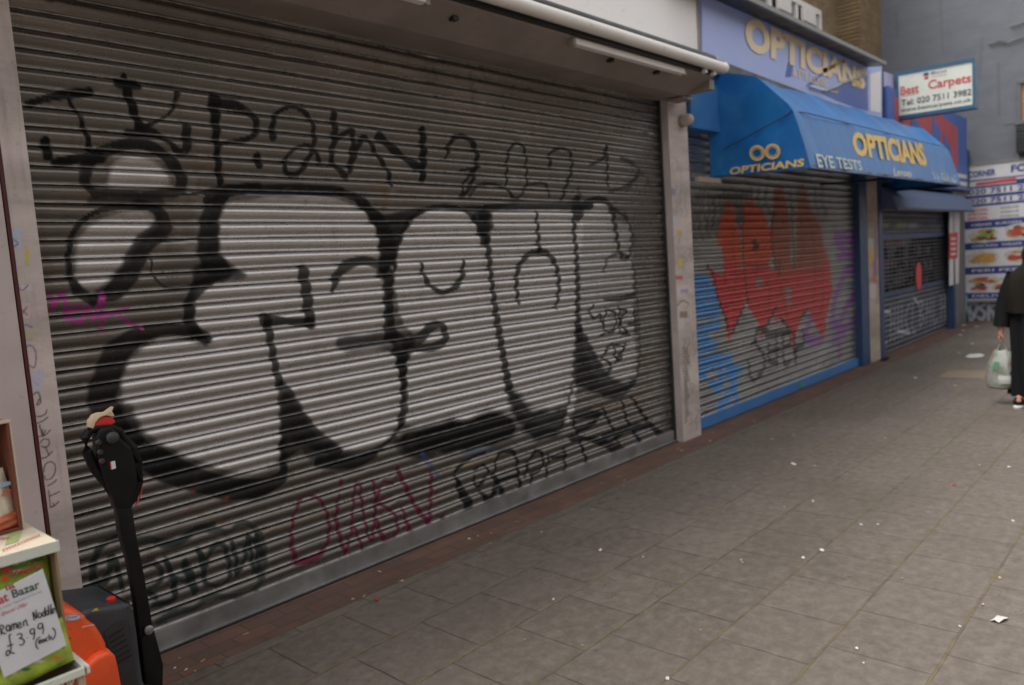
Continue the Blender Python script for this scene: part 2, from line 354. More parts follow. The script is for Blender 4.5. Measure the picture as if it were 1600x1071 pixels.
# ------------------------------------------------------------------ painted marks (strokes and fills baked to a colour attribute)
def smooth(pts, closed=False, k=6):
    P = [np.array(p, float) for p in pts]
    if len(P) < 3: return P
    out = []; n = len(P); rng_ = range(n if closed else n-1)
    for i in rng_:
        p1, p2 = P[i], P[(i+1) % n]
        p0 = P[i-1] if (i > 0 or closed) else 2*p1-p2
        p3 = P[(i+2) % n] if (i+2 < n or closed) else 2*p2-p1
        for j in range(k):
            s_ = j/k
            out.append(.5*((2*p1)+(-p0+p2)*s_+(2*p0-5*p1+4*p2-p3)*s_**2+(-p0+3*p1-3*p2+p3)*s_**3))
    out.append(P[0] if closed else P[-1]); return out
class Paint:
    """surface grid with coordinates A (along) and B (up) in metres; layers are painted over each other"""
    def __init__(s, A, B, conv, seed=1):
        s.A, s.B = A, B; s.conv = conv; s.rgb = np.zeros(A.shape+(3,)); s.a = np.zeros(A.shape)
        ph = np.random.default_rng(seed).uniform(0, 6.28, 12)
        s.nz = (np.sin(A*9+ph[0]+2*np.sin(B*7+ph[1]))+np.sin(B*13+ph[2]+2*np.sin(A*11+ph[3]))+np.sin(A*31+B*17+ph[4])+np.sin(A*23-B*41+ph[5]))/4
    def over(s, idx, cov, col):
        cov = np.clip(cov, 0, 1); a0 = s.a[idx]; an = cov+a0*(1-cov)
        c = (np.array(col)[None]*cov[..., None]+s.rgb[idx]*(a0*(1-cov))[..., None])/np.maximum(an, 1e-5)[..., None]
        s.rgb[idx] = c; s.a[idx] = an
    def mscale(s, p):
        a = s.conv(p); bx = s.conv((p[0]+6, p[1])); by = s.conv((p[0], p[1]+6))
        return math.sqrt(math.hypot(bx[0]-a[0], bx[1]-a[1])*math.hypot(by[0]-a[0], by[1]-a[1]))/6
    def line(s, pts, w, col, op=.93, soft=.35, fr=(0,0,1), closed=False, jit=.12):
        ox, oy, sc = fr
        px = [(ox+x/sc, oy+y/sc) for x, y in pts]
        ws = list(w) if isinstance(w, (list, tuple)) else [w]*len(px)
        if closed: ws = ws+[ws[0]]
        q = smooth(px, closed); n = len(q); wi = np.interp(np.linspace(0, 1, n), np.linspace(0, 1, len(ws)), ws)
        W = [(s.conv(p), s.mscale(p)*wi[i]/sc/2) for i, p in enumerate(q)]
        best = None
        mr = max(r for _, r in W)*(1+soft)+.02
        xs = [p[0] for p, _ in W]; zs = [p[1] for p, _ in W]
        idx = np.where((s.A > min(xs)-mr) & (s.A < max(xs)+mr) & (s.B > min(zs)-mr) & (s.B < max(zs)+mr))
        if idx[0].size == 0: return
        a, b, nz = s.A[idx], s.B[idx], s.nz[idx]; cov = np.zeros(a.shape)
        for (p, r0), (q_, r1) in zip(W[:-1], W[1:]):
            dx, dz = q_[0]-p[0], q_[1]-p[1]; L = dx*dx+dz*dz+1e-12
            tt = np.clip(((a-p[0])*dx+(b-p[1])*dz)/L, 0, 1)
            dd = np.hypot(a-p[0]-tt*dx, b-p[1]-tt*dz); r = np.maximum((r0+(r1-r0)*tt)*(1+jit*nz), .003)
            sw = np.maximum(r*soft, .003)
            cov = np.maximum(cov, np.clip((r+sw*.5-dd)/sw, 0, 1))
        cov = cov*cov*(3-2*cov)
        s.over(idx, cov*op, col)
    def fill(s, pts, col, op=.9, soft=.02, fr=(0,0,1), sm=True, patch=0.0):
        ox, oy, sc = fr
        px = [(ox+x/sc, oy+y/sc) for x, y in pts]
        q = smooth(px, True, 5)[:-1] if sm else px
        W = [s.conv(p) for p in q]
        xs = [p[0] for p in W]; zs = [p[1] for p in W]; m = soft+.01
        idx = np.where((s.A > min(xs)-m) & (s.A < max(xs)+m) & (s.B > min(zs)-m) & (s.B < max(zs)+m))
        if idx[0].size == 0: return
        a, b, nz = s.A[idx], s.B[idx], s.nz[idx]; ins = np.zeros(a.shape, bool); dm = np.full(a.shape, 9.)
        n = len(W)
        for i in range(n):
            p, r = W[i], W[(i+1) % n]
            c = ((p[1] > b) != (r[1] > b)) & (a < (r[0]-p[0])*(b-p[1])/(r[1]-p[1]+1e-12)+p[0]); ins ^= c
            dx, dz = r[0]-p[0], r[1]-p[1]; L = dx*dx+dz*dz+1e-12
            tt = np.clip(((a-p[0])*dx+(b-p[1])*dz)/L, 0, 1); dm = np.minimum(dm, np.hypot(a-p[0]-tt*dx, b-p[1]-tt*dz))
        sd_ = np.where(ins, dm, -dm)+nz*soft*.4
        cov = np.clip(sd_/soft+.5, 0, 1)
        if patch: cov = cov*np.clip(.5+nz/patch+.3, 0, 1)
        s.over(idx, cov*op, col)
def shutter_profile(p, out):
    return [(t*p, y*out) for t, y in ((0,-.85),(.02,-.2),(.045,.28),(.10,.62),(.18,.90),(.27,1.05),(.37,1.08),(.50,.92),(.63,.60),(.75,.20),(.835,-.02),(.875,.34),(.905,.60),(.945,.60),(.958,-.85))]
def curtain(x0, x1, z0, z1, yb, pitch, out, dx, conv, painter, name, mat, parent, seed):
    """corrugated shutter curtain facing the street, made slat by slat, painted by painter(P)"""
    n = int(round((z1-z0)/pitch)); pr = shutter_profile(pitch, out)
    zz, yy = [], []
    rn = np.random.default_rng(seed); dents = []
    for i in range(n):
        for t, y in pr:
            zz.append(z1-i*pitch-t); yy.append(y)
    zz.append(z1-n*pitch); yy.append(0)
    zz, yy = np.array(zz), np.array(yy)
    xs = np.linspace(x0, x1, int((x1-x0)/dx)+1)
    A, B = np.meshgrid(xs, zz); Yo = np.repeat(yy[:, None], len(xs), 1)
    ph = rn.uniform(0, 6.28, (n+1,)); row = np.minimum((np.arange(len(zz))//len(pr)), n-1)
    sag = .0020*np.sin(A*1.7+ph[row][:, None])+.0013*np.sin(A*5.3+2*ph[row][:, None])+.004*np.sin(A*.62+.8)*(B/3)
    B2 = B+sag
    bow = .006*np.sin(A*1.3+B*.9+seed)
    for _ in range(60):      # small knocks in single slats
        cx_, r_ = rn.uniform(x0, x1), rn.integers(0, n); k = np.exp(-((A-cx_)/rn.uniform(.02, .07))**2)*(row == r_)[:, None]
        Yo = Yo*(1-k*rn.uniform(.2, .6))
    co = np.stack([A, yb-Yo-bow, B2], -1).reshape(-1, 3)
    h, wd = A.shape
    i0 = (np.arange(h-1)[:, None]*wd+np.arange(wd-1)[None]).reshape(-1)
    F = np.stack([i0, i0+wd, i0+wd+1, i0+1], -1)
    me = bpy.data.meshes.new(name)
    me.vertices.add(len(co)); me.loops.add(F.size); me.polygons.add(len(F))
    loc, rz = parent_world(parent)
    me.vertices.foreach_set('co', (co-np.array(loc)).ravel()); me.loops.foreach_set('vertex_index', F.ravel())
    me.polygons.foreach_set('loop_start', np.arange(0, F.size, 4)); me.polygons.foreach_set('loop_total', np.full(len(F), 4))
    me.polygons.foreach_set('use_smooth', np.ones(len(F), bool)); me.update(); me.validate()
    P = Paint(A, B, conv, seed); painter(P)
    ca = me.color_attributes.new('paint', 'FLOAT_COLOR', 'POINT')
    ca.data.foreach_set('color', np.concatenate([P.rgb, P.a[..., None]], -1).astype(np.float32).ravel())
    wa = me.attributes.new('lip_highlight', 'FLOAT', 'POINT')  # marks the slat lips whose bright sky glint is put into the colour
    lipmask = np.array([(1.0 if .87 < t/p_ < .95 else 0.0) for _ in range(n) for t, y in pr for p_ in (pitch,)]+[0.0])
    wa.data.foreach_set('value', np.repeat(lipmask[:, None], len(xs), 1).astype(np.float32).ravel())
    me.materials.append(mat)
    o = bpy.data.objects.new(name, me); COL.objects.link(o); o.parent = parent
    return o
def flat_painted(name, mat, parent, fn, na, nb, a0, a1, b0, b1, conv, painter, seed=3):
    """flat painted face on a fine grid; fn(a,b)->world point"""
    A, B = np.meshgrid(np.linspace(a0, a1, na), np.linspace(b0, b1, nb))
    loc = np.array(parent_world(parent)[0]) if parent else np.zeros(3)
    co = np.array([fn(a, b) for a, b in zip(A.ravel(), B.ravel())])-loc
    i0 = (np.arange(nb-1)[:, None]*na+np.arange(na-1)[None]).reshape(-1)
    F = np.stack([i0, i0+1, i0+na+1, i0+na], -1)
    me = bpy.data.meshes.new(name); me.from_pydata(co.tolist(), [], F.tolist())
    P = Paint(A, B, conv, seed); painter(P)
    ca = me.color_attributes.new('paint', 'FLOAT_COLOR', 'POINT')
    ca.data.foreach_set('color', np.concatenate([P.rgb, P.a[..., None]], -1).astype(np.float32).ravel())
    me.materials.append(mat); o = bpy.data.objects.new(name, me); COL.objects.link(o)
    if parent: o.parent = parent
    return o

# ------------------------------------------------------------------ lettering
_tc = {}
def text_geo(s, bold=.0):
    key = (s, bold)
    if key not in _tc:
        c = bpy.data.curves.new('t', 'FONT'); c.body = s; c.offset = bold; c.resolution_u = 3
        o = bpy.data.objects.new('t', c); COL.objects.link(o); dg = bpy.context.evaluated_depsgraph_get()
        me = bpy.data.meshes.new_from_object(o.evaluated_get(dg))
        vs = [tuple(v.co[:2]) for v in me.vertices]; fs = [tuple(p.vertices) for p in me.polygons]
        bpy.data.objects.remove(o); bpy.data.curves.remove(c); bpy.data.meshes.remove(me)
        x0 = min(v[0] for v in vs); x1 = max(v[0] for v in vs); y0 = min(v[1] for v in vs); y1 = max(v[1] for v in vs)
        _tc[key] = ([((x-x0)/(x1-x0), (y-y0)/(y1-y0)) for x, y in vs], fs)
    return _tc[key]
def put_text(mb, s, quad, off, bold=.0, mi=0, slant=0.0):
    """text stretched over quad (bottom-left, bottom-right, top-right, top-left); off lifts it off the panel"""
    vs, fs = text_geo(s, bold); a, b, c, d = [Vector(q) for q in quad]; off = Vector(off)
    P = []
    for u, v in vs:
        u2 = u+slant*(v-.5)
        P.append(a*(1-u2)*(1-v)+b*u2*(1-v)+c*u2*v+d*(1-u2)*v+off)
    mb.add(P, fs, mi)
def ribbon(mb, pts, wd, nrm, mi=0):
    nrm = Vector(nrm).normalized(); P = [Vector(p) for p in pts]; vs = []
    for i, p in enumerate(P):
        t = (P[min(i+1, len(P)-1)]-P[max(i-1, 0)]).normalized(); sdv = t.cross(nrm)*wd/2
        vs += [p+sdv, p-sdv]
    mb.add(vs, [(2*i, 2*i+1, 2*i+3, 2*i+2) for i in range(len(P)-1)], mi)

BLK = (.007,.0075,.008); SIL = (.58,.56,.555); MAG = (.36,.04,.24); WINE = (.11,.006,.035); DGR = (.016,.024,.022)
exec_parts = []

# ================================================================== SETTING
def ground_sheet(name, x0, x1, y0, y1, z, mat, kind='structure'):
    o = MB().quad((x0,y0,z),(x1,y0,z),(x1,y1,z),(x0,y1,z)).build(name, mat); return tag(o, kind=kind)
ground_sheet('ground', -150, 150, -150, 150, -.13, M_ROAD)
ground_sheet('pavement', -8, 30, -2.2, 3.235, 0, M_PAVE)
ground_sheet('brick_paving', -8, 17.4, 3.235, 4.0, .001, M_PAVER)
tag(MB().box(-8, 30, -2.35, -2.2, -.13, .004).build('kerb', M_KERB), kind='structure')

# unseen terrace added across the street to shut off the low sky
opp = thing('sky_block_terrace', 'unseen brown brick terrace added across the road to shut off the low sky', 'building', (5, -14, -.13))
MB().box(-40, 60, -20, -12.5, -.13, 8.0).build('wall', plain('far_brick', (.17,.13,.10), .9, scale=2), opp)

# ================================================================== SHOP ONE (white canopy, big shutter)
cF = lambda Y: (lambda p: (lambda q: (q.x, q.z))(aty(p[0], p[1], Y)))
shop1 = thing('shop_building', 'white-fronted shop on the left with sticker-marked pale pillars either side of its big shutter', 'building', (3, 3.9, 0))
MB().box(-2.5, 1.0, 3.72, 7, 0, 3.6).box(1.0, 6.2, 3.80, 7, 0, 3.6).build('wall', M_DARK, shop1)
MB().box(-2.5, .924, 3.48, 3.72, 0, 3.25).build('pier', M_PILPLAIN, shop1, bevel=.004)
MB().box(.924, .935, 3.56, 3.72, 0, 3.25).build('drain_channel', M_DARK, shop1)
MB().box(.932, .944, 3.496, 3.557, 0, 3.25).build('red_trim', M_REDLINE, shop1)
# painted jamb with marker writing running down it
JF = (0, 640, 4.873)
def jamb_paint(P):
    ink = (.05,.045,.045)
    for s_ in ([(262,20),(265,45),(300,55),(345,35),(355,5)], [(280,108),(330,85),(362,60)], [(300,120),(325,205),(345,160)], [(290,210),(345,195),(382,158)],
               [(318,150),(330,195)], [(305,255),(330,228),(368,230),(375,262),(350,290),(318,282)], [(345,285),(372,345)], [(310,372),(350,365),(397,322)],
               [(330,480),(345,420),(385,398),(420,425),(418,480),(390,525),(350,535),(330,500)], [(365,582),(405,560),(430,535)],
               [(370,620),(385,745)], [(385,745),(412,735),(446,703)], [(378,660),(452,628)], [(405,715),(412,735)], [(300,-80),(280,-40)], [(250,-110),(290,-130),(310,-60),(285,-30)]):
        P.line(s_, 7.5, ink, .8, fr=JF)
    for (x, y, w_, h_, c) in ((24,375,9,30,(.38,.46,.58)),(30,405,8,26,(.45,.42,.42)),(41,403,4,26,(.5,.42,.08)),(34,452,15,10,(.5,.45,.5)),(36,488,11,24,(.5,.4,.42)),(38,530,12,9,(.25,.25,.5)),(45,527,6,8,(.45,.42,.15)),(58,596,8,30,(.44,.45,.56))):
        P.fill([(x-w_,y-h_/2),(x+w_,y-h_/2-3),(x+w_+2,y+h_/2-3),(x-w_+2,y+h_/2)], c, .85, .006, sm=False)
    for s_ in ([(14,452),(24,444),(34,454),(44,446)], [(30,480),(42,492)], [(42,480),(32,494)], [(30,515),(40,508),(50,512)], [(36,545),(48,540),(56,552),(54,574),(44,570)], [(16,372),(28,380),(22,386)]):
        P.line(s_, 1.7, (.14,.03,.12), .7)
flat_painted('jamb', M_WHITEPIL, shop1, lambda a, b: (a, 3.492, b), 26, 900, .945, 1.035, 0, 3.25, cF(3.492), jamb_paint)
MB().box(.945, 1.03, 3.494, 3.72, 0, 3.25).build('jamb_return', M_PILPLAIN, shop1)
def pillar_paint(P):
    rn = random.Random(4)
    for i in range(34):
        z0 = rn.uniform(.15, 2.6); x = rn.uniform(5.99, 6.24)
        if z0 < 1.0: c, wd = (.10,.085,.08), .006
        else: c, wd = rn.choice(((.3,.25,.28),(.12,.1,.14),(.35,.2,.25),(.2,.25,.4))), .006
        q = [(x+rn.uniform(-.04,.04), z0-k*.03) for k in range(5)]
        PX = []
        for (a, b) in q: PX.append((a, b))
        # short marker squiggles given directly in metres
        sv_ = P.conv; P.conv = lambda p: p; P.line([(a, b) for a, b in PX], wd, c, .75); P.conv = sv_
    for (px, py, w_, h_, c) in ((1047,408,5,7,(.62,.42,.03)),(1063,410,4,6,(.55,.42,.06)),(1046,392,5,4,(.1,.2,.35)),(1058,434,8,3,(.5,.05,.06)),(1069,455,6,3,(.3,.22,.5)),
                                (1052,300,3,5,(.2,.22,.3)),(1052,345,4,6,(.4,.5,.6)),(1062,365,4,4,(.5,.35,.1)),(1060,505,9,10,(.52,.48,.47)),(1068,492,6,5,(.2,.14,.12)),(1050,470,4,7,(.5,.5,.55))):
        P.fill([(px-w_,py-h_),(px+w_,py-h_),(px+w_,py+h_),(px-w_,py+h_)], c, .85, .008, sm=False)
    P.line([(1047,482),(1058,478),(1066,470),(1076,474)], 1.6, (.12,.09,.08), .8)
    for k in range(26):
        P.line([(1066+k*.25, 545+k*4.5), (1073+(k*7 % 6), 544+k*4.5), (1070, 549+k*4.5)], 1.5, (.13,.10,.09), .65)
flat_painted('pillar_face', M_WHITEPIL, shop1, lambda a, b: (a, 3.478, b), 60, 420, 5.95, 6.275, 0, 3.0, cF(3.478), pillar_paint)
MB().box(5.95, 6.275, 3.48, 3.80, 0, 3.1).build('pillar', M_PILPLAIN, shop1)
MB().box(-2.5, 6.45, 3.43, 3.80, 3.33, 5.6).build('fascia', M_WHITE2, shop1)
MB().box(6.445, 6.47, 3.42, 3.47, 3.36, 5.6).build('fascia_edge_trim', M_CREAM, shop1)
# retractable awning cassette over the shutter
can = thing('awning_cassette', 'folded white awning cassette with round front bar above the big graffiti shutter', 'awning', (2, 3.4, 3.0))
MB().slab([(-2.5,3.57,2.995),(-2.5,3.30,2.985),(-2.5,3.03,3.075),(-2.5,3.0,3.15),(-2.5,3.10,3.24),(-2.5,3.43,3.32),(-2.5,3.57,3.32)], (-1,0,0), 8.44).build('housing', M_SOFFIT, can, bevel=.006)
MB().box(5.92, 6.0, 3.06, 3.45, 2.99, 3.07).build('bracket', M_SOFFIT, can, bevel=.006)
MB().box(5.90, 6.08, 3.3, 3.46, 2.965, 2.982).build('bracket', M_SOFFIT, can, bevel=.004)
MB().tube([(-2.5,2.955,3.14),(5.96,2.955,3.14)], .041, 20).lathe((5.96,2.955,3.14), [(.041,0),(.045,.004),(.042,.02),(.02,.028)], 20, (1,0,0)).build('front_bar', M_WHITE, can, smooth=True)
MB().tube([(-2.5,3.055,3.225),(5.98,3.055,3.225)], .04, 14).build('rolled_cloth', M_DKMETAL, can, smooth=True)
MB().slab([(-2.5,3.10,3.293),(-2.5,3.10,3.280),(-2.5,3.45,3.375),(-2.5,3.45,3.39)], (-1,0,0), 8.66).build('rain_hood', M_WHITE, can)
MB().box(-2.5, 5.9, 2.995, 3.03, 3.085, 3.11).build('seal_strip', M_DKMETAL, can)
for x in (5.70, 5.84): MB().obox((x, 2.985, 3.085), (.016,0,0), (0,.018,0), (0,0,.016)).build('hook', M_WHITE, can, bevel=.004)
for x in (3.1, 4.6, 5.2): MB().obox((x, 3.12, 3.035), (.02,0,0), (0,.02,0), (0,0,.012)).build('clip', M_DKMETAL, can, bevel=.003)
for k, (xa, xb) in enumerate(((4.08, 5.45), (1.29, 2.81))):
    t_ = thing('light_fitting', ['slim white tube light under the awning bar at its right end', 'slim white tube light under the awning bar, cut by the top edge of the photo'][k], 'light fitting', ((xa+xb)/2, 3.05, 3.02), group='tube lights under the white awning')
    MB().slab([(xa,3.02,3.078),(xa,3.015,3.035),(xa,3.055,3.028),(xa,3.065,3.066)], (-1,0,0), xb-xa).build('diffuser', M_WHITE, t_, bevel=.006)
    for (ca_x, cb_x) in ((xb, xb+.03), (xa-.03, xa)): MB().box(ca_x, cb_x, 3.018, 3.064, 3.026, 3.074).build('end_cap', M_SOFFIT, t_, bevel=.004)
bell = thing('security_lamp', 'round cream bulkhead lamp on the pale pillar between the two big shutters', 'lamp', (6.17, 3.47, 2.80))
MB().lathe((6.17,3.478,2.83), [(.055,0),(.055,.03),(.04,.035)], 20, (0,-1,0)).build('base', M_CREAM, bell, smooth=True)
MB().lathe((6.17,3.445,2.83), [(.050,0),(.052,.03),(.045,.062),(.026,.082),(.004,.088)], 20, (0,-1,0)).build('cover', M_PILPLAIN, bell, smooth=True)

# ---- shutter one, big silver and black throw-up
def paint1(P):
    FA = (0,0,1.983); FC = (300,250,2.38); FT = (0,0,1.4035); FG = (700,200,2.1425); FH = (700,450,2.6775); FE = (250,680,2.74); FJ = (100,750,4.284)
    F0 = (0,0,1)
    L = P.line; Fi = P.fill
    # old marks and grime under everything
    for s_, w_, c in (([(290,258),(345,262),(352,290)], 7, (.13,.075,.03)), ([(585,290),(605,296),(603,330)], 9, (.16,.09,.035)), ([(300,800),(400,830),(520,800)], 7, (.17,.12,.075)),
                      ([(560,640),(700,610)], 6, (.16,.10,.06)), ([(880,590),(960,600),(1010,560)], 14, (.15,.12,.08)), ([(1000,480),(1030,560),(1010,620)], 20, (.2,.2,.19)), ([(660,740),(760,720),(800,700)], 6, (.2,.15,.07)), ([(930,640),(990,630),(1020,600)], 8, (.19,.13,.07))):
        L(s_, w_, c, .5, 1.0)
    L([(130,205),(230,212),(330,208)], 3, (.12,.07,.035), .5)
    # silver fills
    Fi([(335,560),(345,525),(370,500),(430,490),(490,510),(520,545),(525,580),(430,590),(350,585)], SIL, fr=FA)
    Fi([(235,800),(245,745),(290,690),(360,662),(430,655),(480,675),(485,705),(440,745),(410,780),(395,820),(350,850),(300,900),(262,898),(238,860)], SIL, fr=FA)
    Fi([(365,316),(470,310),(545,316),(580,340),(597,375),(604,420),(606,500),(610,520),(606,545),(632,570),(640,610),(636,640),(615,675),(588,700),(555,708),(520,695),(495,680),(470,640),(445,615),(440,650),(440,700),(425,728),(370,738),(315,722),(265,700),(222,672),(197,640),(190,600),(202,565),(238,538),(285,530),(315,538),(305,500),(302,465),(326,438),(378,426),(350,403),(342,355)], SIL)
    Fi([(618,440),(622,385),(642,348),(680,326),(722,323),(752,345),(768,390),(780,450),(788,530),(797,600),(803,645),(700,662),(640,666),(628,640),(634,560),(652,530),(630,500)], SIL)
    Fi([(772,332),(904,325),(905,430),(903,520),(903,600),(897,650),(870,672),(830,655),(805,625),(793,560),(780,450)], SIL, .8)
    Fi([(905,350),(922,318),(948,318),(965,350),(985,350),(990,410),(995,560),(992,605),(965,615),(935,590),(913,540),(903,500)], SIL, .62, .05)
    Fi([(380,920),(430,840),(540,800),(640,760),(640,640),(540,600),(420,560),(400,540),(560,560),(620,560),(600,700),(480,740),(440,800),(395,850)], (.36,.34,.32), .35, .06, fr=FA)
    # first figure: ring on top, slug beneath
    L([(292,600),(265,560),(278,505),(330,468),(405,448),(475,458),(530,500),(562,550),(555,595),(480,602),(400,600),(310,602)], [28,36,40,38,34,34,38,40,34,26,24,26], BLK, fr=FA, closed=True)
    L([(290,625),(400,622),(500,632)], 34, BLK, .8, .6, fr=FA)
    L([(440,640),(360,643),(290,662),(236,712),(214,780),(218,850),(242,900),(290,932)], [30,22,20,22,20,24,34,44], BLK, fr=FA)
    L([(290,928),(350,905),(395,860),(425,800),(455,752),(500,712),(508,680),(480,648),(430,632)], [34,60,66,62,62,60,44,32,28], BLK, fr=FA)
    L([(495,752),(560,745),(630,738)], 9, BLK, .9, fr=FA)
    L([(470,800),(478,860),(510,888),(560,895),(612,880)], 10, BLK, .85, fr=FA)
    for k in range(3):
        L([(512+14*k,840),(520+14*k,862)], 4, BLK, .6, fr=FA); L([(512+14*k,790),(518+14*k,800)], 4, BLK, .5, fr=FA)
    # first letter outline
    L([(560,608),(620,600),(700,585),(800,580)], [8,14,24,30], BLK, fr=FA)
    L([(60,150),(150,118),(300,112),(450,115),(560,122)], [34,40,44,42,38], BLK, fr=FC)
    L([(560,122),(620,145),(670,190),(715,250),(735,320),(735,400)], [36,34,44,60,74,66], BLK, fr=FC)
    L([(120,140),(85,180),(68,240),(64,310),(72,370),(110,415)], [44,64,80,86,90,84], BLK, fr=FC)
    Fi([(60,380),(130,392),(195,422),(185,440),(110,452),(30,470),(0,470),(10,400)], BLK, fr=FC)
    L([(90,440),(40,470),(5,510),(-8,560),(0,620),(50,672)], [36,44,50,50,46,36], BLK, fr=FC)
    L([(325,528),(300,519),(255,517),(212,530),(182,556),(165,600),(165,640),(190,682),(232,715),(290,745),(350,762),(400,765),(438,748),(444,725)], [18,18,20,30,44,50,46,42,44,42,36,30,22,12], BLK)
    L([(190,650),(215,700),(262,728)], 44, BLK, .85, .6)
    Fi([(330,738),(380,750),(440,742),(442,765),(400,778),(340,775),(300,760)], BLK, .6, .05, patch=1.2)
    L([(475,425),(482,470),(486,505)], 19, BLK); L([(414,500),(450,502),(488,504)], [20,10,18], BLK)
    L([(418,500),(424,535),(431,570),(438,602)], [14,12,13,14], BLK)
    Fi([(436,598),(455,606),(478,645),(500,672),(535,700),(520,715),(480,700),(444,720),(438,660)], BLK, .93, .015)
    L([(441,690),(443,730)], 9, BLK)
    L([(470,690),(500,712),(545,722),(585,712)], [16,30,30,14], BLK, .8, .7)
    L([(500,722),(560,722),(590,705),(618,680),(634,650),(634,600),(628,565)], [20,16,8,6,8,10,18], BLK, .9)
    # arch, stalk, band and knot
    L([(528,488),(540,440),(580,395),(640,378),(700,392),(738,425)], [14,34,38,34,34,40], BLK, fr=FC)
    Fi([(600,135),(660,160),(720,200),(840,178),(870,185),(815,240),(785,290),(768,340),(765,400),(755,440),(700,440),(700,300),(672,230)], BLK, fr=FC)
    Fi([(738,405),(752,402),(750,435),(738,432)], SIL, .9, .008, fr=FC)
    L([(735,430),(736,520),(738,600),(745,660)], [50,40,42,60], BLK, fr=FC)
    Fi([(540,668),(600,655),(700,645),(770,640),(830,690),(820,720),(790,760),(760,740),(720,700),(560,706)], BLK, fr=FC)
    Fi([(560,690),(720,678),(740,710),(640,715),(570,718)], (.13,.13,.125), .8, .02, fr=FC)
    L([(800,690),(850,665),(885,630),(925,612),(948,640),(942,675),(895,700),(840,702)], [36,40,36,24,28,34,30,24], BLK, fr=FC)
    L([(788,740),(788,800),(788,860),(785,920),(775,990)], [54,32,20,16,22], BLK, fr=FC)
    # second letter
    L([(768,330),(800,250),(860,192),(940,172),(1010,184),(1060,225),(1095,300)], [20,16,18,18,16,20,34], BLK, fr=FC)
    L([(858,388),(878,450),(930,492),(985,472),(1012,425),(1015,380)], [14,20,16,22,22,14], BLK, fr=FC)
    Fi([(85,285),(150,290),(150,350),(120,362)], BLK, fr=FG)
    L([(0,266),(60,268),(130,266)], 13, BLK, fr=FG)
    L([(80,232),(95,200),(140,186),(190,198),(225,232)], 10, BLK, fr=FG)
    L([(125,290),(138,380),(148,480),(160,570),(176,680),(196,790),(212,880)], [44,24,20,22,26,24,34], BLK, fr=FG)
    Fi([(-200,620),(-80,580),(0,552),(100,552),(150,525),(190,512),(280,542),(285,620),(200,660),(100,680),(0,695),(-160,705)], BLK, 1, .04, fr=FH)
    L([(-215,640),(-180,690),(-60,700)], 30, BLK, .7, .8, fr=FH)
    # third letter
    L([(130,264),(240,260),(360,260),(480,262)], [18,20,20,22], BLK, fr=FG)
    L([(300,280),(306,340),(310,412)], [12,15,18], BLK, fr=FG)
    L([(242,585),(234,520),(245,460),(275,422),(312,412),(350,430),(372,480),(376,540),(368,600)], [14,18,18,16,18,20,18,16,12], BLK, fr=FG)
    L([(434,240),(426,320),(434,420),(438,520),(440,620),(444,700)], [30,18,18,20,22,30], BLK, fr=FG)
    Fi([(255,415),(310,448),(355,508),(420,512),(485,500),(505,522),(478,605),(390,652),(320,600),(268,515)], BLK, .95, .05, fr=FH)
    L([(530,395),(518,450),(502,510),(485,570)], 14, BLK, .85, fr=FH)
    # fourth letter
    L([(442,300),(462,255),(510,238),(545,262),(562,330),(574,400),(585,432)], [22,22,18,18,18,16,14], BLK, fr=FG)
    L([(560,272),(598,300),(618,360),(612,420),(595,440)], 13, BLK, .85, fr=FG)
    L([(525,480),(540,435),(585,420),(620,455),(632,540),(640,650),(645,760),(628,850),(560,892)], [10,10,9,8,8,8,8,12,26], BLK, .8, fr=FG)
    L([(530,576),(580,572),(625,560)], [8,14,18], BLK, fr=FG)
    Fi([(540,150),(580,190),(620,260),(650,320),(700,375),(750,395),(795,385),(760,440),(700,470),(640,450),(580,420),(530,390),(535,250)], BLK, .93, .03, fr=FH)
    def LT(pts, w, col, op=.93, soft=.35, fr=(0,0,1)):
        w = [x*1.3 for x in w] if isinstance(w, (list, tuple)) else w*1.3
        P.line(pts, w, col, min(1, op+.1), min(soft, .5), fr=fr)
    # tag running along the top
    LT([(95,325),(120,315),(200,297),(282,288)], [20,16,26,22], BLK, fr=FA)
    LT([(215,315),(245,360),(272,430),(290,500)], [10,12,15,20], BLK, .9, fr=FA)
    LT([(142,440),(148,485)], 26, BLK, .9, fr=FA); LT([(180,505),(240,492),(310,488)], [30,24,34], BLK, .9, fr=FA)
    LT([(388,240),(398,290),(418,350),(438,410)], [16,26,22,24], BLK, fr=FA); LT([(368,262),(425,268)], 26, BLK, .9, fr=FA)
    LT([(420,268),(540,268)], 9, BLK, .4, fr=FA)
    LT([(550,290),(542,330),(505,370),(450,395)], [18,10,8,12], BLK, .85, fr=FA); LT([(400,415),(470,412),(520,440),(560,472),(580,460),(580,400)], [20,24,12,20,24,26], BLK, .85, fr=FA)
    LT([(472,218),(476,300),(484,400)], [22,15,12], BLK, .9, fr=FT); LT([(472,226),(520,232),(562,262),(555,300),(482,318)], [14,18,12,10,8], BLK, .85, fr=FT)
    LT([(568,345),(569,362)], 15, BLK, .9, fr=FT)
    LT([(600,300),(605,255),(640,235),(680,255),(692,300),(682,345),(652,382),(626,372),(640,335),(680,318),(705,355)], [14,9,8,9,10,10,10,8,7,6,10], BLK, .85, fr=FT)
    LT([(735,250),(737,300),(730,352),(762,388)], [14,12,10,12], BLK, .85, fr=FT); LT([(740,305),(776,288),(774,345),(770,375),(800,300),(830,340),(852,372),(862,405)], 9, BLK, .85, fr=FT)
    LT([(835,300),(880,338),(928,372)], [18,13,14], BLK, .85, fr=FT); LT([(930,285),(932,335),(930,392)], 14, BLK, .9, fr=FT)
    LT([(985,332),(1000,302),(1032,308),(1048,345),(1038,400),(1020,430)], 8, BLK, .85, fr=FT)
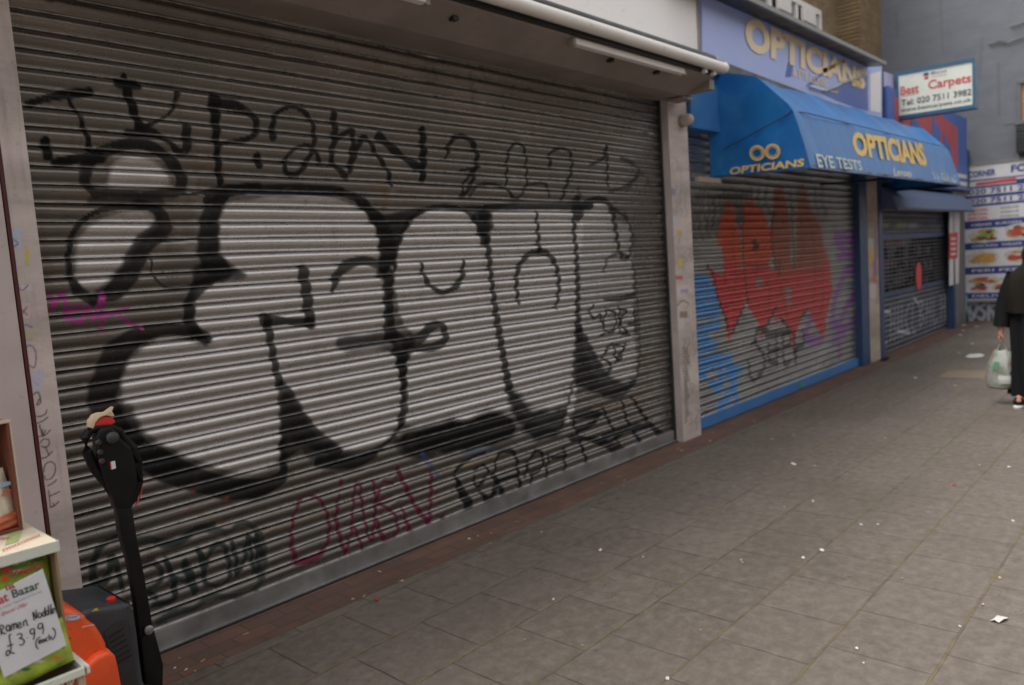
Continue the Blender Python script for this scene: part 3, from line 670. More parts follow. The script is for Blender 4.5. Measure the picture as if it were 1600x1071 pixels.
    LT([(0,100),(10,50),(50,25),(92,50),(105,115),(62,180),(48,230)], [7,8,9,9,8,8,6], BLK, .85, fr=FG); LT([(50,142),(110,130)], 7, BLK, .8, fr=FG)
    LT([(220,232),(245,230),(270,192),(330,188),(342,228)], 7, BLK, .8, fr=FG)
    LT([(200,190),(205,90),(232,50),(262,80),(268,190)], 8, BLK, .85, fr=FG)
    LT([(346,124),(345,85),(380,68),(412,85),(416,140),(396,200),(384,240)], [12,8,8,9,9,9,8], BLK, .85, fr=FG)
    LT([(440,200),(446,242)], 8, BLK, .7, fr=FG); LT([(475,125),(520,102),(532,64),(536,190)], [5,9,10,8], BLK, .85, fr=FG)
    LT([(578,100),(612,112),(640,142),(605,190),(545,212)], 8, BLK, .7, fr=FG); LT([(600,210),(650,150),(680,200)], 7, BLK, .6, fr=FG)
    LT([(700,150),(712,230),(690,250)], 7, BLK, .5, fr=FG); LT([(625,300),(625,700)], 6, BLK, .3, fr=FG)
    # magenta tag
    for s_ in ([(125,985),(148,930),(165,918),(162,965),(198,905),(206,992)], [(250,948),(222,958),(212,985),(250,1000)], [(222,972),(248,968)], [(255,1000),(272,950),(292,990),(320,908),(314,1028)], [(318,985),(400,955)], [(372,985),(440,1020)]):
        LT(s_, 9, MAG, .85, .5, fr=FA)
    # wine red tag
    for s_, w_ in (([(585,545),(566,470),(570,370),(602,280),(642,258),(690,282),(720,350),(724,430),(700,500),(645,535),(590,545)], [30,20,16,16,12,14,16,16,20,26,26]), ([(775,200),(776,208)], 22), ([(768,260),(756,350),(770,430),(795,508)], 17), ([(795,508),(820,420),(830,300),(836,225),(858,215),(864,282)], 13), ([(860,250),(880,370),(900,455)], 13), ([(828,380),(852,440),(872,490)], 12),
                   ([(915,200),(925,300),(912,452)], 14), ([(920,340),(932,270),(960,205),(1005,208)], 12), ([(930,290),(1000,262)], 12), ([(935,290),(1000,332),(1020,390),(1000,440),(955,438),(930,360)], [12,14,16,24,26,12]), ([(1020,140),(1058,230),(1100,310),(1155,380)], 18), ([(1165,165),(1162,280),(1155,380)], 17), ([(1040,310),(1068,400),(1110,450)], [12,20,34]), ([(1215,350),(1232,400)], 24)):
        L(s_, w_*1.1 if not isinstance(w_, list) else w_, WINE, .95, .5, fr=FE)
    LT([(1130,80),(1160,130),(1190,170)], 16, (.03,.05,.12), .6, .8, fr=FE); LT([(-60,80),(20,60),(120,70)], 14, (.06,.10,.16), .4, .8, fr=(750,680,2.74))
    # dark green tag inside a cloud
    LT([(400,372),(310,410),(240,465),(212,540),(195,630),(225,695),(280,680),(312,600),(326,530),(350,560),(375,640),(400,745)], [40,36,40,46,40,50,44,40,44,34,30,28], DGR, .85, .7, fr=FJ)
    LT([(500,420),(600,410),(700,450),(790,420),(850,370),(900,330),(1000,300)], [50,44,36,34,34,40,50], DGR, .75, .8, fr=FJ)
    LT([(540,580),(600,558),(650,600),(655,670),(600,720),(560,740),(620,792)], 30, DGR, .85, .6, fr=FJ)
    LT([(690,538),(728,640),(748,760),(715,820),(600,840)], [26,30,36,40,30], DGR, .85, .6, fr=FJ); LT([(812,545),(860,650),(885,745)], 34, DGR, .85, .6, fr=FJ); LT([(690,700),(740,660),(830,690)], 26, DGR, .7, .7, fr=FJ)
    LT([(905,480),(935,540),(930,620),(870,660)], 28, DGR, .85, .6, fr=FJ)
    LT([(0,458),(80,458),(130,422),(172,400),(240,412),(300,418),(345,380),(400,395),(440,450),(446,550),(425,640),(370,690),(300,690),(210,695),(150,740),(60,762),(0,800)], [26,26,22,26,26,20,20,20,22,26,26,24,20,18,24,28,30], DGR, .72, .8, fr=FE)
    for s_ in ([(100,545),(125,620),(150,682)], [(165,495),(185,560),(196,640)], [(200,640),(262,645),(302,600),(292,520),(268,470),(222,490),(200,560)], [(310,462),(328,530),(330,600)], [(330,600),(362,540),(380,432),(402,592)], [(400,450),(425,470),(445,525)], [(415,430),(422,590)], [(30,545),(58,610),(62,695),(0,722)]):
        LT(s_, 17, DGR, .85, .6, fr=FE)
    # black tag by the middle of the sill
    for s_, w_ in (([(35,788),(58,850),(88,905),(105,955)], [10,30,36,22]), ([(30,770),(60,742),(118,702),(160,690)], 11), ([(118,762),(155,742),(172,780),(125,832),(112,790)], 10), ([(140,858),(178,892),(205,830)], [12,24,16]), ([(195,785),(228,850),(245,895)], 18), ([(200,790),(212,705),(250,684),(288,702),(302,800),(322,882)], [10,10,12,12,14,18]), ([(200,812),(300,782)], 11),
                   ([(328,790),(345,722),(378,685),(405,708),(392,760),(352,782)], 12), ([(355,780),(352,862)], 10), ([(430,700),(418,780),(442,830)], 10), ([(440,712),(500,702)], 9), ([(495,672),(496,820)], 11)):
        LT(s_, w_, BLK, .9, .5, fr=FH)
    Fi([(352,850),(420,828),(498,800),(496,822),(430,850),(356,878)], BLK, .9, .02, fr=FH, sm=False)
    for s_, w_ in (([(520,545),(600,532),(645,530),(605,572),(545,598)], [8,22,12,12,16]), ([(532,560),(558,640),(592,742)], 12), ([(525,630),(580,632),(645,645),(740,690)], [22,12,22,30]), ([(655,508),(700,600),(740,702)], 11), ([(735,480),(762,570),(828,668)], 12), ([(660,622),(750,590),(842,578)], 18), ([(775,460),(848,568),(925,642)], [12,14,24]), ([(690,640),(730,610)], 12)):
        LT(s_, w_, BLK, .9, .5, fr=FH)
    for s_ in ([(612,72),(598,105),(618,128),(640,110),(650,150)], [(668,92),(655,150),(672,185),(702,170),(705,110),(678,92)], [(720,80),(722,190)], [(720,88),(750,98),(724,140),(755,188)], [(762,150),(805,152)], [(782,90),(792,190)], [(690,232),(652,288),(668,305),(692,330),(672,350)], [(708,238),(738,250),(722,305),(702,280)], [(752,230),(705,315)], [(700,240),(708,300)], [(640,200),(660,190)], [(735,190),(770,195)]):
        LT(s_, 8, BLK, .85, .5, fr=FH)
    # red specks
    for x, y in ((283,802),(352,780),(300,770),(296,795),(347,818)): L([(x,y),(x+3,y-2)], 5, (.22,.03,.03), .6, 1)
s1 = thing('roller_shutter', 'big steel roller shutter covered in black and silver bubble graffiti beside the orange pallet truck', 'roller shutter', (3.5, 3.57, 0))
PIT = .0775
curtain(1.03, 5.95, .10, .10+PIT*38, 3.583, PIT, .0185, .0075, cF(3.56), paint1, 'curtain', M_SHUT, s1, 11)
MB().box(1.03, 5.95, 3.555, 3.583, .014, .104).box(1.03, 5.95, 3.537, 3.555, .008, .018).build('bottom_bar', M_STEEL, s1, bevel=.003)
MB().box(5.925, 5.952, 3.545, 3.60, .0, 3.05).build('guide_rail', M_DKMETAL, s1)
MB().box(1.022, 1.042, 3.55, 3.60, .0, 3.05).build('guide_rail', M_DKMETAL, s1)
MB().box(1.03, 5.95, 3.53, 3.556, .002, .0075).build('bottom_seal', M_DKMETAL, s1)

# ================================================================== SHOP TWO (opticians)
shop2 = thing('shop_building', 'narrow opticians shop with the yellow brick upper wall and blue shutter frame', 'building', (9, 3.9, 0))
MB().box(6.2, 11.58, 3.85, 9, 0, 3.3).box(6.2, 17.2, 3.85, 9, 3.3, 3.9).build('wall', M_DARK, shop2)
XB = 15.97
MB().box(5.5, XB, 5.5, 9, 3.9, 9.0).build('brick_wall', M_BRICK, shop2)
M_BRICKX = brickmat('stock_brick_return', (.27,.19,.10), (.17,.11,.055), (.10,.08,.06), .225, .075, .011, (0,rad(90),0), .9)
# return pier of the upper wall, courses raised slightly
pm = MB(); pm.box(XB, 17.2, 5.06, 9, 3.3, 9.0)
pm.build('brick_pier', M_BRICK, shop2)
cm = MB()
for k in range(70):
    cm.box(XB-.014, XB, 5.06, 5.5, 3.905+k*.075, 3.905+k*.075+.06)
cm.build('pier_courses', M_BRICK, shop2)
wn_ = MB()
zt = aty(1279,18,5.45).z; xr = 14.9
def frame_rect(mb, x0, x1, z0, z1, y0, y1, t):
    mb.box(x0, x1, y0, y1, z1-t, z1); mb.box(x0, x1, y0, y1, z0, z0+t); mb.box(x0, x0+t, y0, y1, z0+t, z1-t); mb.box(x1-t, x1, y0, y1, z0+t, z1-t)
win = wn_; frame_rect(wn_, 11.6, xr, 4.7, zt, 5.40, 5.50, .10)
for x in (12.68, 13.78): wn_.box(x-.05, x+.05, 5.41, 5.495, 4.8, zt-.1)
wn_.box(11.7, xr-.1, 5.42, 5.49, zt-.45, zt-.38)
wo = wn_.build('window', M_WHITE, shop2, bevel=.008)
M_GLASS = plain('dull_glass', (.10,.11,.12), .12, var=.2, bmp=0)
gl = MB()
for a, b in ((11.7,12.63),(12.73,13.73),(13.83,14.8)): gl.box(a, b, 5.465, 5.475, 4.8, zt-.46); gl.box(a, b, 5.465, 5.475, zt-.37, zt-.1)
gl.build('pane', M_GLASS, wo)
MB().box(12.9, 13.4, 5.35, 5.42, zt-.36, zt-.12).build('top_vent', M_WHITE, wo, bevel=.01); MB().box(13.95, 14.5, 5.35, 5.42, zt-.36, zt-.12).build('top_vent', M_WHITE, wo, bevel=.01)
# shutter box, frame and pillar
MB().box(6.29, 11.05, 3.44, 3.80, 2.78, 3.20).build('shutter_box', M_BLUEFR, shop2, bevel=.006)
MB().box(10.78, 11.08, 3.49, 3.80, 0, 2.9).build('door_frame', M_DKBLUE, shop2, bevel=.004)
def pil2(P):
    for (px, py, w_, h_, c) in ((1360,384,5,12,(.42,.45,.44)),(1362,400,5,12,(.5,.35,.1)),(1362,425,6,9,(.4,.32,.28)),(1366,430,2,25,(.45,.08,.08)),(1364,455,5,12,(.5,.47,.48)),(1361,475,6,6,(.4,.37,.35)),(1368,390,2,40,(.2,.15,.3))):
        P.fill([(px-w_,py-h_),(px+w_,py-h_),(px+w_,py+h_),(px-w_,py+h_)], c, .8, .03, sm=False)
MB().box(11.12, 11.56, 3.502, 3.80, 0, 3.0).build('pillar', M_CREAM, shop2)
M_CREAMP = painted('cream_pillar_marked', (.36,.31,.25), 0, .75, (.12,.09,.06), .4)
flat_painted('pillar_face', M_CREAMP, shop2, lambda a, b: (a, 3.50, b), 20, 120, 11.12, 11.56, 0, 3.0, cF(3.5), pil2)
MB().box(6.30, 6.72, 3.40, 3.44, 2.30, 2.345).build('timber_batten', M_CREAM, shop2, bevel=.004)

# fascia sign, sun bleached with a torn banner
fs = thing('shop_sign', 'long faded lavender fascia sign with bleached yellow OPTICIANS lettering and a torn corner', 'sign', (9, 3.42, 3.4))
YS = 3.42
q4 = [aty(1097,84,YS), aty(1378,190,YS), aty(1378,100,YS), aty(1097,-45,YS)]
MB().slab([q4[0], q4[1], q4[2]+Vector((0,0,-.02)), q4[3]+Vector((0,0,-.06))], (0,-1,0), .12).build('panel', M_FASCIABLUE, fs)
FN = (1180, 0, 7.14)
def pn(x, y, Y=YS): return aty(FN[0]+x/FN[2], FN[1]+y/FN[2], Y)
db = MB().slab([pn(*p, YS-.004) for p in ((720,1025),(900,985),(1000,925),(1140,890),(1250,850),(1260,1240),(1150,1210),(900,1120))], (0,-1,0), .003)
db.slab([pn(*p, YS-.004) for p in ((370,690),(430,690),(400,860),(340,860))], (0,-1,0), .003)
db.slab([pn(*p, YS-.004) for p in ((560,960),(740,820),(760,830),(640,950))], (0,-1,0), .003)
db.build_each('exposed_backing', M_FASCIADEEP, fs)
pl_ = MB().slab([pn(*p, YS-.004) for p in ((1275,830),(1400,800),(1400,1260),(1290,1240))], (0,-1,0), .003); pl_.build('pale_end_panel', M_WHITE2, fs)
lt = MB()
put_text(lt, 'OPTICIANS', (aty(1164,78,YS-.006), aty(1352,141,YS-.006), aty(1352,111,YS-.006), aty(1164,22,YS-.006)), (0,-.003,0), .05)
put_text(lt, '& EYE CLINIC', (pn(410,850), pn(800,990), pn(800,900), pn(410,750)), (0,-.008,0), .01)
lt.build_each('lettering', M_PEACH, fs)
lt2 = MB().slab([pn(*p, YS-.009) for p in ((750,770),(830,740),(950,680),(1020,680),(870,765),(770,820))], (0,-1,0), .003)
put_text(lt2, 'S', (pn(1060,960), pn(1180,990), pn(1180,900), pn(1060,900)), (0,-.011,0), .02)
lt2.slab([pn(*p, YS-.009) for p in ((830,1010),(930,1020),(920,1040),(850,1030))], (0,-1,0), .003)
lt2.build_each('bare_lettering', M_YELLOW, fs)
flap = MB(); fpts = [(620,960),(800,1010),(980,925),(1120,880),(1250,840)]
for i in range(len(fpts)-1):
    a, b = fpts[i], fpts[i+1]
    flap.add([pn(a[0],a[1]-12,YS-.02), pn(b[0],b[1]-12,YS-.03), pn(b[0],b[1]+6,YS-.05), pn(a[0],a[1]+6,YS-.04)], [(0,1,2,3)])
flap.build('torn_edge', M_SIGNWHITE, fs)
# cornice over the sign and dark board below
zc = pn(1310,800).z
MB().slab([(5.9,3.44,zc+.03),(5.9,3.20,zc-.005),(5.9,3.20,zc+.045),(5.9,3.44,zc+.09)], (-1,0,0), 5.12).build('cornice', M_DKMETAL, fs)
MB().box(5.9, 11.05, 3.192, 3.20, zc+.005, zc+.05).build('cornice_edge', plain('grey_flashing', (.22,.23,.22), .5), fs)
zb = aty(1240,143,3.40).z
MB().slab([aty(*p_, 3.405) for p_ in ((1097,108),(1378,206),(1378,190),(1097,84))], (0,-1,0), .06).build('lower_trim', M_DKMETAL, fs)

# blue awning: (Y,Z) profile carried from X 6.9 to 12.2
aw = thing('awning', 'bright blue fixed shop awning with yellow OPTICIANS lettering and glasses emblem', 'awning', (9.5, 3.3, 2.3))
PRF = [(3.55,3.335),(3.32,3.295),(3.08,3.215),(3.02,3.17),(2.78,2.915),(2.735,2.85),(2.70,2.73),(2.64,2.5),(2.60,2.335)]
XA, XBW = 6.80, 12.2
av = MB(); nx = 60; vs = []; fc = []
for i in range(nx+1):
    x = XA+(XBW-XA)*i/nx
    for j, (y, z) in enumerate(PRF):
        sg = .020*math.sin(math.pi*((i/nx*4) % 1))*(1 if 2 <= j <= 6 else .3)+.004*math.sin(i*.9+j*.7)+.003*math.sin(i*2.3-j)
        z2 = z + (.03*(i/nx) if j >= 7 else 0)
        vs.append((x, y+sg*.5, z2-sg))
k = len(PRF)
for i in range(nx):
    for j in range(k-1): fc.append((i*k+j, (i+1)*k+j, (i+1)*k+j+1, i*k+j+1))
av.add(vs, fc)
for X_, s_ in ((XA, 1), (XBW, -1)):
    n0 = 14; side = []; ff = []
    # side cloth, slack between frame edges, as a fan grid to the rear bottom corner
    ring = [(y, z + (.03 if (X_ == XBW and z < 2.6) else 0)) for y, z in PRF]; c0 = (3.55, 2.38)
    for j, (y, z) in enumerate(ring):
        for q in range(n0+1):
            f_ = q/n0; yy = y+(c0[0]-y)*f_; zz = z+(c0[1]-z)*f_
            dep = .045*math.sin(math.pi*f_)*math.sin(math.pi*min(1, j/(len(ring)-1)))+.016*math.sin(9*f_+j*1.3)*math.sin(math.pi*f_)+.008*math.sin(21*f_-j*2.1)*math.sin(math.pi*f_)
            side.append((X_+s_*dep, yy, zz))
    for j in range(len(ring)-1):
        for q in range(n0):
            a = j*(n0+1)+q; ff.append((a, a+1, a+n0+2, a+n0+1))
    av.add(side, ff)
canopy = av.build('canopy', M_AWN, aw, smooth=True)
sm_ = MB(); sm_.tube([(XA-.006,3.40,2.62),(XA+.01,3.1,2.72),(XA-.004,2.85,2.80),(XA-.006,2.745,2.845),(XA+.3,2.728,2.855),(XBW,2.728,2.885)], .006, 8)
sm_.tube([(XA-.004,3.55,2.375),(XA-.004,2.60,2.335),(XBW,2.60,2.365)], .009, 8); sm_.build('piping', M_DKBLUE, aw)
fr_ = MB(); 
for x in (XA+.03, 9.5, XBW-.03): fr_.tube([(x,3.52,2.40),(x,2.62,2.36)], .014, 8); fr_.tube([(x,3.5,3.25),(x,2.75,2.84)], .012, 8)
fr_.tube([(XA,2.62,2.36),(XBW,2.62,2.38)], .014, 8); fr_.build('frame', M_DKMETAL, aw)
def front(px, py):     # point on the front valance
    # intersection of the sight line with the sloping front face
    v = ray(px, py); n = Vector((0, 2.85-2.335, -(2.735-2.60))); n = Vector((0, -(2.85-2.335), (2.735-2.60))); p0 = Vector((0, 2.60, 2.335))
    return ORG + v*((p0-ORG).dot(n)/v.dot(n))
ly = MB()
put_text(ly, 'OPTICIANS', (front(1334,243), front(1449,261), front(1440,224), front(1329,205)), (0,-.007,0), .045)
ly.build('lettering', M_YELLOW, aw)
ls = MB()
put_text(ls, 'EYE TESTS', (front(1278,262), front(1347,267), front(1344,252), front(1273,240)), (0,-.007,0), .02); ls.build('small_lettering', M_AWNWHITE, aw); ls = MB()
put_text(ls, 'Lenses', (front(1396,275), front(1424,277), front(1422,266), front(1395,262)), (0,-.007,0), .02); ls.build('small_lettering', M_AWNWHITE, aw); ls = MB()
put_text(ls, 'SUNGLASSES', (front(1459,280), front(1494,286), front(1492,274), front(1455,268)), (0,-.007,0), .02)
ls.build('small_lettering', M_AWNWHITE, aw)
def sidep(px, py): 
    p = atx(px, py, XA-.0); return p
lg = MB()
q_ = (sidep(1140,274), sidep(1257,260), sidep(1258,248), sidep(1142,262))
put_text(lg, 'OPTICIANS', q_, (-.012,0,0), .03)
for cx_ in (1184, 1208):
    pts = [sidep(cx_+11*math.cos(a_)*(.95), 239.5-(cx_-1184)*.1+10.5*math.sin(a_)) + Vector((-.012,0,0)) for a_ in [i*math.pi/14 for i in range(29)]]
    ribbon(lg, pts, .018, (1,0,0))
    pts = [sidep(cx_+7*math.cos(a_), 239.5-(cx_-1184)*.1+7*math.sin(a_)) + Vector((-.012,0,0)) for a_ in [i*math.pi/14 for i in range(29)]]
    ribbon(lg, pts, .006, (1,0,0))
ribbon(lg, [sidep(1192,239)+Vector((-.012,0,0)), sidep(1196,237)+Vector((-.012,0,0)), sidep(1200,238)+Vector((-.012,0,0))], .016, (1,0,0))
lg.build('side_emblem', M_YELLOW, aw)

# ---- shutter two
def paint2(P):
    FK = (1040,250,2.433); L = P.line; Fi = P.fill
    RED = (.45,.016,.018); ORA = (.50,.075,.018); DKO = (.22,.07,.028); BLU = (.04,.24,.58); PUR = (.22,.07,.30)
    rn = random.Random(8)
    # purple and blue
    for s_, w_ in (([(650,300),(690,295),(722,300)], 24), ([(655,320),(690,345),(722,372)], 16), ([(660,372),(700,362)], 14), ([(715,420),(690,425),(670,470),(650,520),(640,575)], 18), ([(720,520),(690,560),(670,610)], 16), ([(640,600),(660,650),(665,745)], 16), ([(630,620),(680,640),(730,600)], 14), ([(560,600),(540,660),(555,690),(600,680)], 18), ([(690,640),(640,690)], 14)):
        L(s_, w_*1.3, PUR, .85, .8, fr=FK)
    for s_, w_ in (([(95,475),(130,462),(165,460)], 22), ([(95,515),(150,505),(190,500)], 24), ([(98,560),(160,545),(215,540)], 24), ([(100,590),(150,582),(200,580)], 22), ([(110,650),(160,640),(205,625)], 22), ([(105,690),(160,680)], 18), ([(120,730),(160,712),(190,702)], 20), ([(115,775),(150,765),(180,752)], 18), ([(140,805),(180,770),(215,758),(245,762)], 26), ([(175,850),(205,862),(215,820),(205,790)], 24), ([(250,800),(285,802)], 22), ([(240,805),(262,850),(240,900),(210,935)], 26), ([(265,860),(272,930)], 18), ([(120,812),(150,825)], 14)):
        L(s_, w_*1.35, BLU, .8, .8, fr=FK)
    # black scribble at the upper left
    for i in range(16):
        x = 95+i*14; L([(x+rn.uniform(-6,6),120+rn.uniform(-10,30)),(x+rn.uniform(-12,12),190),(x+rn.uniform(-12,12),250),(x+rn.uniform(-6,6),310-i*4)], 12, BLK, .6, .8, fr=FK)
    for i in range(3): L([(100,150+i*55),(170,140+i*55),(330,130+i*40)], 12, BLK, .55, .8, fr=FK)
    for i in range(10):
        x = 330+i*30; L([(x,110),(x+rn.uniform(-8,8),160),(x+14,200)], 13, BLK, .55, .8, fr=FK)
    # red letters with black keyline
    J = [(238,160),(262,170),(268,235),(287,262),(292,400),(303,440),(303,560),(285,600),(262,642),(245,655),(228,600),(204,540),(186,470),(160,405),(205,432),(222,440),(222,340),(203,300),(212,240)]
    B_ = [(300,175),(332,150),(378,205),(402,275),(412,350),(392,395),(430,435),(438,540),(410,590),(372,652),(345,600),(318,560),(303,520),(300,420)]
    Mm = [(425,105),(442,100),(470,190),(482,290),(478,400),(500,415),(503,300),(503,200),(525,95),(555,190),(590,250),(602,330),(622,370),(638,500),(625,560),(602,655),(578,640),(545,565),(520,600),(510,640),(492,690),(475,640),(442,600),(415,560),(425,480),(420,400),(405,300),(412,200)]
    for sh in (J, B_, Mm): Fi(sh, RED, .97, .025, fr=FK, sm=False)
    Fi([(238,160),(262,170),(268,235),(287,262),(290,385),(222,385),(222,340),(203,300),(212,240)], ORA, .85, .08, fr=FK, sm=False)
    Fi([(300,175),(332,150),(378,205),(402,275),(412,350),(395,395),(302,395)], ORA, .9, .08, fr=FK, sm=False)
    Fi([(425,105),(442,100),(470,190),(482,290),(478,390),(500,395),(503,300),(503,200),(525,95),(555,190),(590,250),(602,330),(618,375),(600,420),(430,430),(412,300),(412,200)], DKO, .85, .1, fr=FK, sm=False)
    Fi([(335,305),(350,300),(362,335),(345,350),(335,340)], BLK, .85, .03, fr=FK); Fi([(350,455),(368,450),(372,480),(352,485)], (.2,.2,.2), .85, .03, fr=FK)
    Fi([(462,490),(480,485),(482,560),(470,560)], (.2,.2,.2), .85, .03, fr=FK)
    for px_, py_, dx_ in ((240,160,12),(330,150,12),(440,100,10),(525,92,12)):
        Fi([(px_-dx_,py_+40),(px_,py_-18),(px_+dx_,py_+40)], DKO, .9, .02, fr=FK, sm=False)
    for px_, py_, dx_, c_h in ((247,655,14,45),(372,650,16,40),(492,688,12,45),(602,655,14,40),(430,600,12,35)):
        Fi([(px_-dx_,py_-30),(px_+dx_,py_-30),(px_-4,py_+c_h)], RED, .95, .015, fr=FK, sm=False)
    for s_ in ([(300,180),(298,300),(302,420),(318,545)], [(300,560),(262,645),(240,670)], [(160,400),(185,440),(200,520),(235,610)], [(372,655),(410,592),(425,560)], [(440,600),(470,640),(480,690)], [(545,568),(520,600)], [(482,180),(490,300),(495,410)], [(436,440),(440,380)], [(415,200),(408,300),(425,420)], [(245,655),(228,600)]):
        L(s_, 9, BLK, .85, .5, fr=FK)
    for s_ in ([(345,350),(352,400),(348,440)], [(312,400),(345,404),(395,398)], [(268,250),(262,330),(270,420),(268,520)], [(390,300),(386,340)], [(560,250),(568,350),(572,450),(566,540)], [(520,240),(524,330),(520,400)], [(440,470),(452,540),(470,600)], [(395,450),(400,520),(392,580)], [(222,440),(250,500),(256,560)], [(600,420),(604,500),(596,580)]):
        L(s_, 6, BLK, .6, .7, fr=FK)
    L([(245,650),(240,685)], 12, ORA, .8, .6, fr=FK)
    # black tag
    for s_ in ([(390,645),(352,650),(348,700),(375,740),(378,790),(345,835),(325,825),(318,765)], [(345,690),(330,700)], [(385,670),(480,650)], [(425,655),(428,780)], [(395,700),(398,765),(420,770)], [(450,660),(455,770),(480,765)], [(450,715),(478,705)], [(455,665),(478,655)], [(492,650),(498,760)], [(528,650),(530,700),(505,715),(500,770)], [(400,730),(440,720)]):
        L(s_, 12, BLK, .88, .5, fr=FK)
s2 = thing('roller_shutter', 'roller shutter with red and orange graffiti, blue bottom bar, under the blue opticians awning', 'roller shutter', (8.6, 3.57, 0))
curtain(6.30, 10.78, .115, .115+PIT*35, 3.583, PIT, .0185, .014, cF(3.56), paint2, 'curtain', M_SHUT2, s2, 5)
MB().box(6.30, 10.78, 3.55, 3.60, .012, .118).build('bottom_bar', M_BLUEFR, s2, bevel=.004)
MB().box(8.75, 8.87, 3.543, 3.55, .04, .085).build('lock', plain('green_lock', (.08,.25,.12), .5), s2, bevel=.003)

# ================================================================== SHOP THREE (navy shutter)
shop3 = thing('shop_building', 'far shop with navy see-through shutter, next to the grey building and its menu board', 'building', (14, 3.9, 0))
MB().box(11.6, 17.2, 3.95, 9, 0, 3.3).build('wall', M_DARK, shop3)
M_GREYPIL = plain('grey_pilaster', (.13,.13,.135), .8, var=.25, scale=3)
MB().box(15.82, 16.70, 3.50, 3.95, 0, 3.0).build('pilaster', M_GREYPIL, shop3)
MB().box(11.58, 17.15, 3.50, 3.95, 2.5, 3.3).build('lintel', M_DKBLUE, shop3)
MB().box(11.57, 11.74, 3.49, 3.60, 0, 2.5).build('door_frame', M_DKBLUE, shop3); MB().box(15.74, 15.86, 3.49, 3.60, 0, 2.3).build('door_frame', M_DKBLUE, shop3)
pp = MB().slab([aty(1484,322,3.49), aty(1484,447,3.49), aty(1498,443,3.49), aty(1500,322,3.49)], (0,-1,0), .012).build('white_panel', M_BOARD, shop3)
rp = MB(); c0 = aty(1490,388,3.475)
rp.slab([aty(1484,365,3.474), aty(1483,405,3.474), aty(1496,403,3.474), aty(1497,363,3.474)], (0,-1,0), .006); rp.build('red_poster', M_REDLET, shop3)
pw = MB()
for y_ in (372,380,388,396): pw.slab([aty(1486,y_,3.466), aty(1486,y_+3,3.466), aty(1494,y_+2.6,3.466), aty(1494,y_-.4,3.466)], (0,-1,0), .003)
pw.build_each('poster_lines', M_BOARD, shop3)
MB().tube([(17.12,3.76,0),(17.12,3.76,3.4)], .05, 14).lathe((17.12,3.76,.9), [(.056,0),(.062,.02),(.056,.05)], 14).lathe((17.12,3.76,2.1), [(.056,0),(.062,.02),(.056,.05)], 14).build('drainpipe', M_GREYPIL, shop3, smooth=True)
MB().box(16.71, 17.19, 3.86, 3.95, 0, 3.3).build('recess_wall', M_GREYPIL, shop3)
def paint3(P):
    F = (1330,260,3.347); L = P.line; rn = random.Random(12)
    W = (.30,.33,.38)
    x = 168
    while x < 500:
        yb_ = 925-(x-168)*.42; yt_ = 745-(x-168)*.22
        m_ = (yb_+yt_)/2; kind_ = rn.randint(0, 3)
        if kind_ == 0: L([(x,yt_),(x,yb_)], 9, W, .75, .7, fr=F); L([(x,yt_),(x+20,yt_+15),(x,m_)], 8, W, .7, .7, fr=F); L([(x,m_),(x+22,m_+25),(x,yb_-5)], 8, W, .7, .7, fr=F)
        elif kind_ == 1: L([(x+18,yt_+5),(x,m_),(x+18,yb_-6)], 9, W, .75, .7, fr=F)
        elif kind_ == 2: L([(x,yt_),(x,yb_)], 9, W, .75, .7, fr=F); L([(x,m_),(x+20,m_-6)], 8, W, .7, .7, fr=F); L([(x+20,yt_),(x+20,yb_)], 9, W, .75, .7, fr=F)
        else: L([(x,yt_),(x,yb_),(x+18,yb_-8)], 9, W, .75, .7, fr=F)
        x += 38
    for s_ in ([(240,860),(270,868),(305,872)], [(330,690),(350,720)], [(165,760),(200,762)]): L(s_, 9, (.5,.55,.6), .8, .7, fr=F)
    P.fill([(132,760),(155,765),(172,800),(170,945),(135,955)], (.05,.26,.42), .8, .06, fr=F, patch=1.4)
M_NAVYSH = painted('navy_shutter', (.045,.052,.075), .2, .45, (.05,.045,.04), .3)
def paint3b(P):
    for (px, c) in ((1381,(.28,.30,.04)),(1409,(.28,.30,.04)),(1428,(.3,.33,.38))):
        P.fill([(px-8,350),(px+8,350),(px+8,356),(px-8,357)], c, .5, .05, sm=False)
s3 = thing('roller_shutter', 'navy shutter with see-through bar grille and white tags on its lower panel, farthest along', 'roller shutter', (13.7, 3.6, 0))
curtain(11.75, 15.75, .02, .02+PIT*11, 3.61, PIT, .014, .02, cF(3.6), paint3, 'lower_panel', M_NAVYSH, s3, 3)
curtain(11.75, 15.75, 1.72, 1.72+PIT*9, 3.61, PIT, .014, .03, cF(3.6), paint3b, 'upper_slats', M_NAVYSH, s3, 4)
gr = MB()
for i in range(14):
    z = .905+i*.06; gr.box(11.75, 15.75, 3.60, 3.612, z, z+.014)
for i in range(21):
    x = 11.78+i*.197; gr.box(x, x+.012, 3.612, 3.62, .87, 1.72)
gr.build('bar_grille', plain('grille_metal', (.10,.105,.12), .45, .4), s3)
MB().box(11.74, 15.76, 3.585, 3.60, 1.70, 1.76).box(11.74, 15.76, 3.585, 3.60, .85, .90).build('rail', M_DKBLUE, s3)
disp = thing('shop_window', 'dim shop window behind the bar grille of the farthest shutter', 'window', (13.7, 3.8, .8))
MB().box(11.75, 15.75, 3.80, 3.84, .8, 1.75).build('glass', plain('dark_shop_glass', (.02,.025,.03), .15, var=.5, scale=2, bmp=0), disp)
dm = MB(); rn = random.Random(3)
for i in range(26):
    x = rn.uniform(11.8, 15.3); z = rn.choice((.86, 1.14, 1.40)); dm.box(x, x+rn.uniform(.06,.25), 3.70+i*.002, 3.78, z, z+rn.uniform(.08,.2))
dm.box(11.75, 15.75, 3.69, 3.8, 1.12, 1.135).box(11.75, 15.75, 3.69, 3.8, 1.38, 1.395)
